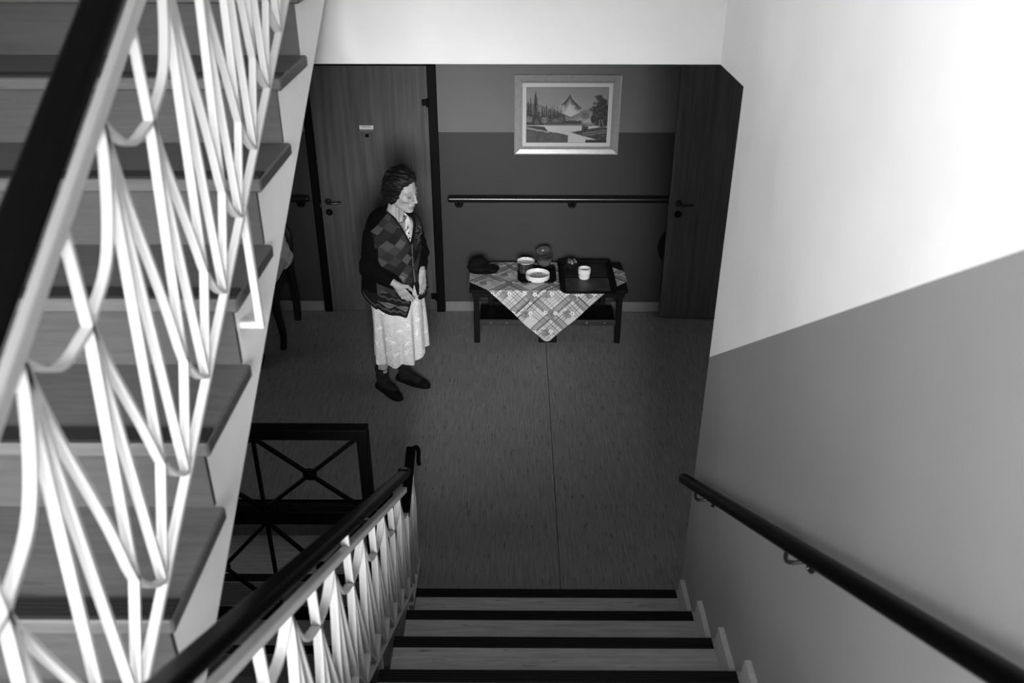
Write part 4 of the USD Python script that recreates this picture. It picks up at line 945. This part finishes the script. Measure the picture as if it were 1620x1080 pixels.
def woman():
    t = thing('person', 'standing woman in a dark lozenge cardigan and pale floral dress looking to the right', 'person', PW, math.degrees(PA))
    b = iso(body_fn, (-.16, -.30, 0.01), (.36, .32, 1.57), .003)
    obj('body', b, M['skin'], t, smooth=True, color=body_col(b.vertices), label='pale wrinkled skin')
    for tips in (hand_r(np.zeros((1, 3)))[1], hand_l(np.zeros((1, 3)))[1]):
        for e, s in tips:
            ax = unit(e - s); m = trimesh.creation.icosphere(2, 1.0); m.apply_scale((.0058, .0030, .0052)); m.apply_transform(trimesh.geometry.align_vectors([1, 0, 0], ax))
            m.apply_translation(e + ax * .0020 + np.array([.0045, -.0045, .002])); obj('nail', m, M['nail'], t, smooth=True)
    m = iso(hair_fn, (-.02, -.14, 1.27), (.36, .20, 1.58), .003, 2.2); hr_ = obj('hair', m, M['hair'], t, smooth=True, color=hair_col(m.vertices), label='short dark swept-back hair')
    rg = np.random.default_rng(21); ms = []                    # loose strands lifting off the hair
    for _ in range(230):
        a, e = rg.uniform(-1.9, 1.9) + math.pi * .5, rg.uniform(-.1, 1.45); dv = np.array([math.cos(e) * math.sin(a) * 1.0, math.cos(e) * math.cos(a), math.sin(e)])
        if dv[0] > .55 and dv[2] < .62: continue
        p0 = np.array([-.018, 0, .044]) + dv * np.array([.110, .092, .106]); tg = np.array([-1, 0, -.55]) - dv * (np.array([-1, 0, -.55]) @ dv); tg = unit(tg + rg.normal(0, .35, 3))
        q = [p0 + tg * s_ * .05 + dv * (.004 + .010 * s_ * (1 - s_) * 4 * rg.uniform(.2, 1)) - dv * .02 * s_ * s_ for s_ in np.linspace(0, 1, 6)]
        ms.append(tube_rmf(HC + (np.array(q) * HS) @ HR.T, np.linspace(.0011, .0004, 6), 4))
    obj('strands', cat(ms), M['slipper'], hr_, kind='stuff')
    m = iso(dress_fn, (-.16, -.24, .20), (.32, .28, 1.33), .0036, 2.2); dr = obj('dress', m, M['cloth'], t, smooth=True, color=dress_col(m.vertices), label='pale dress with leaf and vine print')
    m = iso(cardigan_fn, (-.20, -.32, .55), (.34, .34, 1.33), .0036, 2.2); cd = obj('cardigan', m, M['cloth'], t, smooth=True, color=cardigan_col(m.vertices), label='black knitted cardigan with grey lozenges')
    def front(l, z, off):
        zz = np.clip(z, Zc[0], Zc[-1]); cf, cl, a, bb = (np.interp(zz, Zc, q) for q in (CFw, CLw, AFw, BLw)); return np.array([cf + (a + off) * math.sqrt(max(0, 1 - ((l - cl) / (bb + off)) ** 2)), l, z])
    for z in (1.185, 1.150, 1.118): q = front(.056, z, .006); m = cyl(q, (1, .25, .25), .0058, .004, 14, .0015); obj('button', m, M['ink'], dr)
    for z in (1.02, .93): q = front(.053, z, .030); obj('button', cyl(q, (1, .2, 0), .008, .005, 14, .002), M['ink'], cd)
    a = np.linspace(0, 2 * np.pi, 49)[:-1]; ring = np.stack([.118 + .062 * np.cos(a), .018 + .060 * np.sin(a), 1.252 - .030 * np.cos(a)], 1); ring = np.vstack([ring, ring[:2]])
    P = ring.copy()
    for _ in range(30):
        dd = body_fn(P); g = np.stack([(body_fn(P + e) - body_fn(P - e)) / .004 for e in np.eye(3) * .002], 1); P = P - g * (dd - .0022)[:, None] * .6
    obj('necklace', tube_rmf(gaussian_filter(P, (1.2, 0), mode='nearest'), .0018, 8), M['ink'], t, smooth=True)
    for s, an, ang in ((-1, np.array([.0, -.086, 0]), 0), (1, np.array([.015, .088, 0]), 14)):
        R_ = rotz(math.radians(ang)); loc = lambda p: (p - an) @ R_
        def sock(p):
            q = loc(p); d = smin(cap(q, (-.005, 0, .055), (-.008, 0, .205), .0385, .0480), cap(q, (.0, 0, .055), (.11, 0, .040), .037, .033), .02)
            d = np.maximum(d, q[:, 2] - .172 - .004 * np.sin(q[:, 0] * 90)); return d + .0022 * np.sin(q[:, 2] * 120 + 3 * q[:, 0] * 20) * (q[:, 2] > .06)
        m = iso(sock, an + [-.09, -.09, -.005], an + [.19, .09, .22], .003); obj('sock', m, M['sock'], t, smooth=True)
        def slip(p):
            q = loc(p); x, y, z = q.T; w = np.interp(x, [-.075, -.04, .03, .10, .16, .20], [.028, .036, .038, .044, .038, .018]); yy = y + .008 * np.clip((x - .05) / .1, 0, 1) * (-s)
            hgt = np.interp(x, [-.08, -.02, .02, .06, .12, .18, .205], [.040, .038, .040, .074, .060, .042, .020])
            d = np.maximum(np.sqrt((yy / w) ** 2 + (np.maximum(z - .012, 0) / np.maximum(hgt - .012, .004)) ** 2) - 1, 0 * x - 1) * .030
            d = smax(d, np.maximum(-.072 - x, x - .200), .016); d = smax(d, -z + .0005, .004)
            op = ell(q, (-.005, 0, .072), (.062, .034, .045)); return smax(d, -op, .005)
        m = iso(slip, an + [-.10, -.09, -.012], an + [.23, .09, .10], .003, 2.5); sl = obj('slipper', m, M['slipper'], t, smooth=True)
M['skin'] = mat('skin', {'a': ('attribute', {'attribute': 'paint'}), 'p': ('principled_bsdf', {'roughness': 0.5, 'specular_ior_level': 0.35, 'subsurface_weight': 0.08, 'subsurface_scale': 0.004})}, [('a.color', 'p.base_color')])
M['hair'] = mat('hair', {'a': ('attribute', {'attribute': 'paint'}), 'p': ('principled_bsdf', {'roughness': 0.6, 'specular_ior_level': 0.2})}, [('a.color', 'p.base_color')])
M['cloth'] = mat('cloth', {'a': ('attribute', {'attribute': 'paint'}), 'g': ('geometry', {}), 'n': ('noise_texture', {'scale': 420.0, 'detail': 2.0}), 'b': ('bump', {'strength': 0.25, 'distance': 0.001}), 'p': ('principled_bsdf', {'roughness': 0.9, 'specular_ior_level': 0.1})},
    [('a.color', 'p.base_color'), ('g.position', 'n.vector'), ('n.fac', 'b.height'), ('b.normal', 'p.normal')])
M['sock'] = mottled('sock', .016, .35, 160.0, .9, .1); M['slipper'] = mottled('slipper', .003, .4, 120.0, .85, .15); M['nail'] = plain('nail', .36, .35)
woman()

# ---- the seated person on the left, mostly hidden by the flight, and the armchair
def armchair():
    t = thing('armchair', 'dark wooden armchair with a rounded back beside the left door frame', 'chair', (-1.985, 5.78, 0))
    m = M['dark_chair'] = plain('dark_chair', .006, .30, .5)
    for s in (-1, 1):
        bk = spline([(s * .268, .262, .0), (s * .272, .235, .36), (s * .278, .222, .55), (s * .284, .235, .70), (s * .262, .240, .775)], 24)
        obj('rear_leg', tube_rmf(bk, np.interp(np.linspace(0, 1, 24), [0, .1, .5, 1], [.028, .030, .032, .026]), 12), m, t, smooth=40)
        fl = spline([(s * .268, -.215, .0), (s * .272, -.225, .25), (s * .262, -.240, .44), (s * .268, -.235, .50)], 20)
        obj('front_leg', tube_rmf(fl, np.interp(np.linspace(0, 1, 20), [0, .5, .85, 1], [.024, .030, .036, .030]), 12), m, t, smooth=40)
        obj('armrest', sweep(spline([(s * .262, .215, .55), (s * .272, .08, .535), (s * .278, -.12, .515), (s * .268, -.27, .500)], 18), rrect(.050, .030, .012)), m, t, smooth=40)
    obj('back_panel', cat([box(-.265, .265, .222, .248, .50, .765, .008)]), m, t); obj('top_rail', tube_rmf(spline([(-.262, .240, .775), (-.1, .243, .795), (.1, .243, .795), (.262, .240, .775)], 16), .020, 12), m, t, smooth=40)
    obj('seat', box(-.26, .26, -.235, .235, .385, .43, .012), m, t)
    for y in (-.225, .225): obj('seat_rail', box(-.255, .255, y - .012, y + .012, .335, .39, .003), m, t)
armchair()
def seated():
    t = thing('person', 'seated person with a rolled light sleeve and grey skirt in the dark armchair', 'person', (-1.965, 5.78, 0), -90)
    # local x forward (towards the viewer), y left (towards +X)
    AL = [(-.10, .18, .86), (-.045, .268, .625), (.20, .262, .575)]; AR = [(-.10, -.17, .86), (-.02, -.235, .615), (.215, -.235, .555)]
    H0 = np.array([.03, 0, 1.10]); HRs = roty(math.radians(12))
    def body(p):
        d = chain(p, [(-.10, 0, .50), (-.11, 0, .70), (-.08, 0, .88)], [.12, .11, .10], .05)
        d = smin(d, cap(p, (-.06, 0, .92), H0 + [-.03, 0, -.04], .05, .05), .03); d = smin(d, near(p, H0, .17, lambda q: head_sdf((q - H0) @ HRs)), .01)
        for A, s in ((AL, 1), (AR, -1)):
            d = smin(d, chain(p, A, [.05, .040, .026], .02), .02); d = smin(d, near(p, np.array(A[2]) + [.085, 0, 0], .125, lambda q: hand_sdf(q, A[2], np.array(A[2]) + [.085, -s * .01, -.002], (0, -s, .1), (0, 0, -1), 1, (20, 24, 18), .2)[0]), .008)
            d = smin(d, chain(p, [(-.06, s * .09, .50), (.34, s * .10, .48), (.36, s * .11, .08)], [.085, .062, .036], .03), .03); d = smin(d, cap(p, (.36, s * .11, .07), (.45, s * .125, .045), .034, .026), .02)
        return d
    m = iso(body, (-.30, -.34, .02), (.56, .34, 1.27), .0055); obj('body', m, M['skin_plain'], t, smooth=True)
    def shirt(p):
        d = chain(p, [(-.10, 0, .50), (-.11, 0, .70), (-.08, 0, .87)], [.150, .140, .115], .05)
        for A in (AL, AR):
            e = np.array(A[1]) + (np.array(A[2]) - np.array(A[1])) * .22
            s_ = chain(p, [A[0], A[1], e], [.072, .060, .052], .03); ax = unit(np.array(A[2]) - np.array(A[1])); s_ = np.maximum(s_, (p - e) @ ax - .010)
            cf = np.maximum(cap(p, e - ax * .030, e + ax * .002, .064, .060), (p - e) @ ax - .018); d = smin(smin(d, s_, .02), cf, .008)
        return d + .003 * np.sin(p[:, 2] * 110 + 40 * p[:, 0])
    m = iso(shirt, (-.32, -.36, .44), (.22, .36, 1.02), .005); obj('shirt', m, M['shirt'], t, smooth=True, label='light shirt with sleeves rolled above the elbow')
    def skirt(p):
        d = None
        for s in (-1, 1):
            q = chain(p, [(-.08, s * .07, .51), (.34, s * .085, .505), (.385, s * .09, .24)], [.125, .085, .085], .05); d = q if d is None else smin(d, q, .08)
        return np.maximum(d, .215 - p[:, 2]) + .004 * np.sin(p[:, 1] * 80)
    m = iso(skirt, (-.25, -.24, .2), (.50, .24, .66), .0055); obj('skirt', m, M['skirt'], t, smooth=True)
    def hair(p):
        q = (p - H0) @ HRs; d = ell(q, (-.02, 0, .04), (.108, .090, .104)); d = smin(d, ell(q, (-.05, 0, -.03), (.06, .08, .07)), .04)
        return smax(d, (q[:, 0] - np.interp(q[:, 2], [-.1, 0, .06, .1], [-.03, .02, .05, .10])) * .8, .012) + .006 * np.sin(q[:, 1] * 200)
    m = iso(hair, H0 - .16, H0 + .17, .005); obj('hair', m, M['sock'], t, smooth=True)
    for s in (-1, 1):
        def shoe(p):
            q = p - [.36, s * .11, 0]; x, y, z = q.T; y = y - s * .1 * x
            w = np.interp(x, [-.06, 0, .10, .17], [.030, .038, .044, .026]); hg = np.interp(x, [-.06, 0, .05, .12, .17], [.065, .060, .070, .05, .028])
            d = (np.sqrt((y / w) ** 2 + (np.maximum(z - .01, 0) / hg) ** 2) - 1) * .03
            d = smax(smax(d, np.maximum(-.055 - x, x - .165), .015), -z + .0005, .004); return smax(d, -ell(q, (.0, 0, .085), (.042, .030, .05)), .004)
        m = iso(shoe, (.26, s * .11 - .09, -.012), (.56, s * .11 + .09, .10), .004, 2.5); obj('shoe', m, M['slipper'], t, smooth=True)
M['skin_plain'] = mottled('skin_plain', .30, .15, 60.0, .55, .3); M['shirt'] = mottled('shirt', .34, .12, 90.0, .9, .1); M['skirt'] = mottled('skirt', .30, .15, 110.0, .9, .1)
seated()

# ---- soft things
def cap_hat():
    t = thing('knit_cap', 'crumpled black cap lying on the left end of the tablecloth', 'cap', (-.245, 5.93, TZ + .0055))
    def f(p):
        d = ell(p, (-.035, .0, .030), (.085, .070, .034)); d = smin(d, ell(p, (-.055, .01, .058), (.058, .05, .040)), .02); d = smin(d, ell(p, (-.020, .015, .075), (.045, .035, .030)), .015)
        d = smin(d, ell(p, (.075, -.01, .026), (.044, .055, .024)), .02); d = smax(d, -cap(p, (-.02, -.07, .075), (.07, -.03, .050), .008), .012)
        return smax(d + .010 * (ngrid(p, 32, 3, 3) - .5), -p[:, 2] + .0005, .004)
    m = iso(f, (-.15, -.10, -.012), (.15, .10, .13), .0035, 2.5); obj('crown', m, M['slipper'], t, smooth=True)
    obj('brim', iso(lambda p: smax(ell(p, (.0, -.045, .014), (.105, .045, .010)), -p[:, 2] + .001, .003), (-.13, -.12, -.01), (.13, .03, .04), .003, 2.5), M['slipper'], t, smooth=True)
cap_hat()
def pouch():
    t = thing('shoulder_bag', 'dark rounded bag hanging from the wall handrail behind the open door', 'bag', (1.185, YF - .062, 0))
    obj('body', iso(lambda p: smax(ell(p, (0, 0, .575), (.100, .036, .140)) + .006 * (ngrid(p, 20, 2) - .5), p[:, 2] - .70, .01), (-.13, -.06, .42), (.13, .06, .73), .004), M['slipper'], t, smooth=True)
    obj('strap', tube_rmf(spline([(0, -.020, .67), (0, -.040, .80), (0, -.0405, .95), (0, -.030, .985), (0, -.004, .995), (0, .022, .985), (0, .0325, .95), (0, .030, .80), (0, .012, .67)], 30), .006, 8), M['slipper'], t, smooth=True)
pouch()
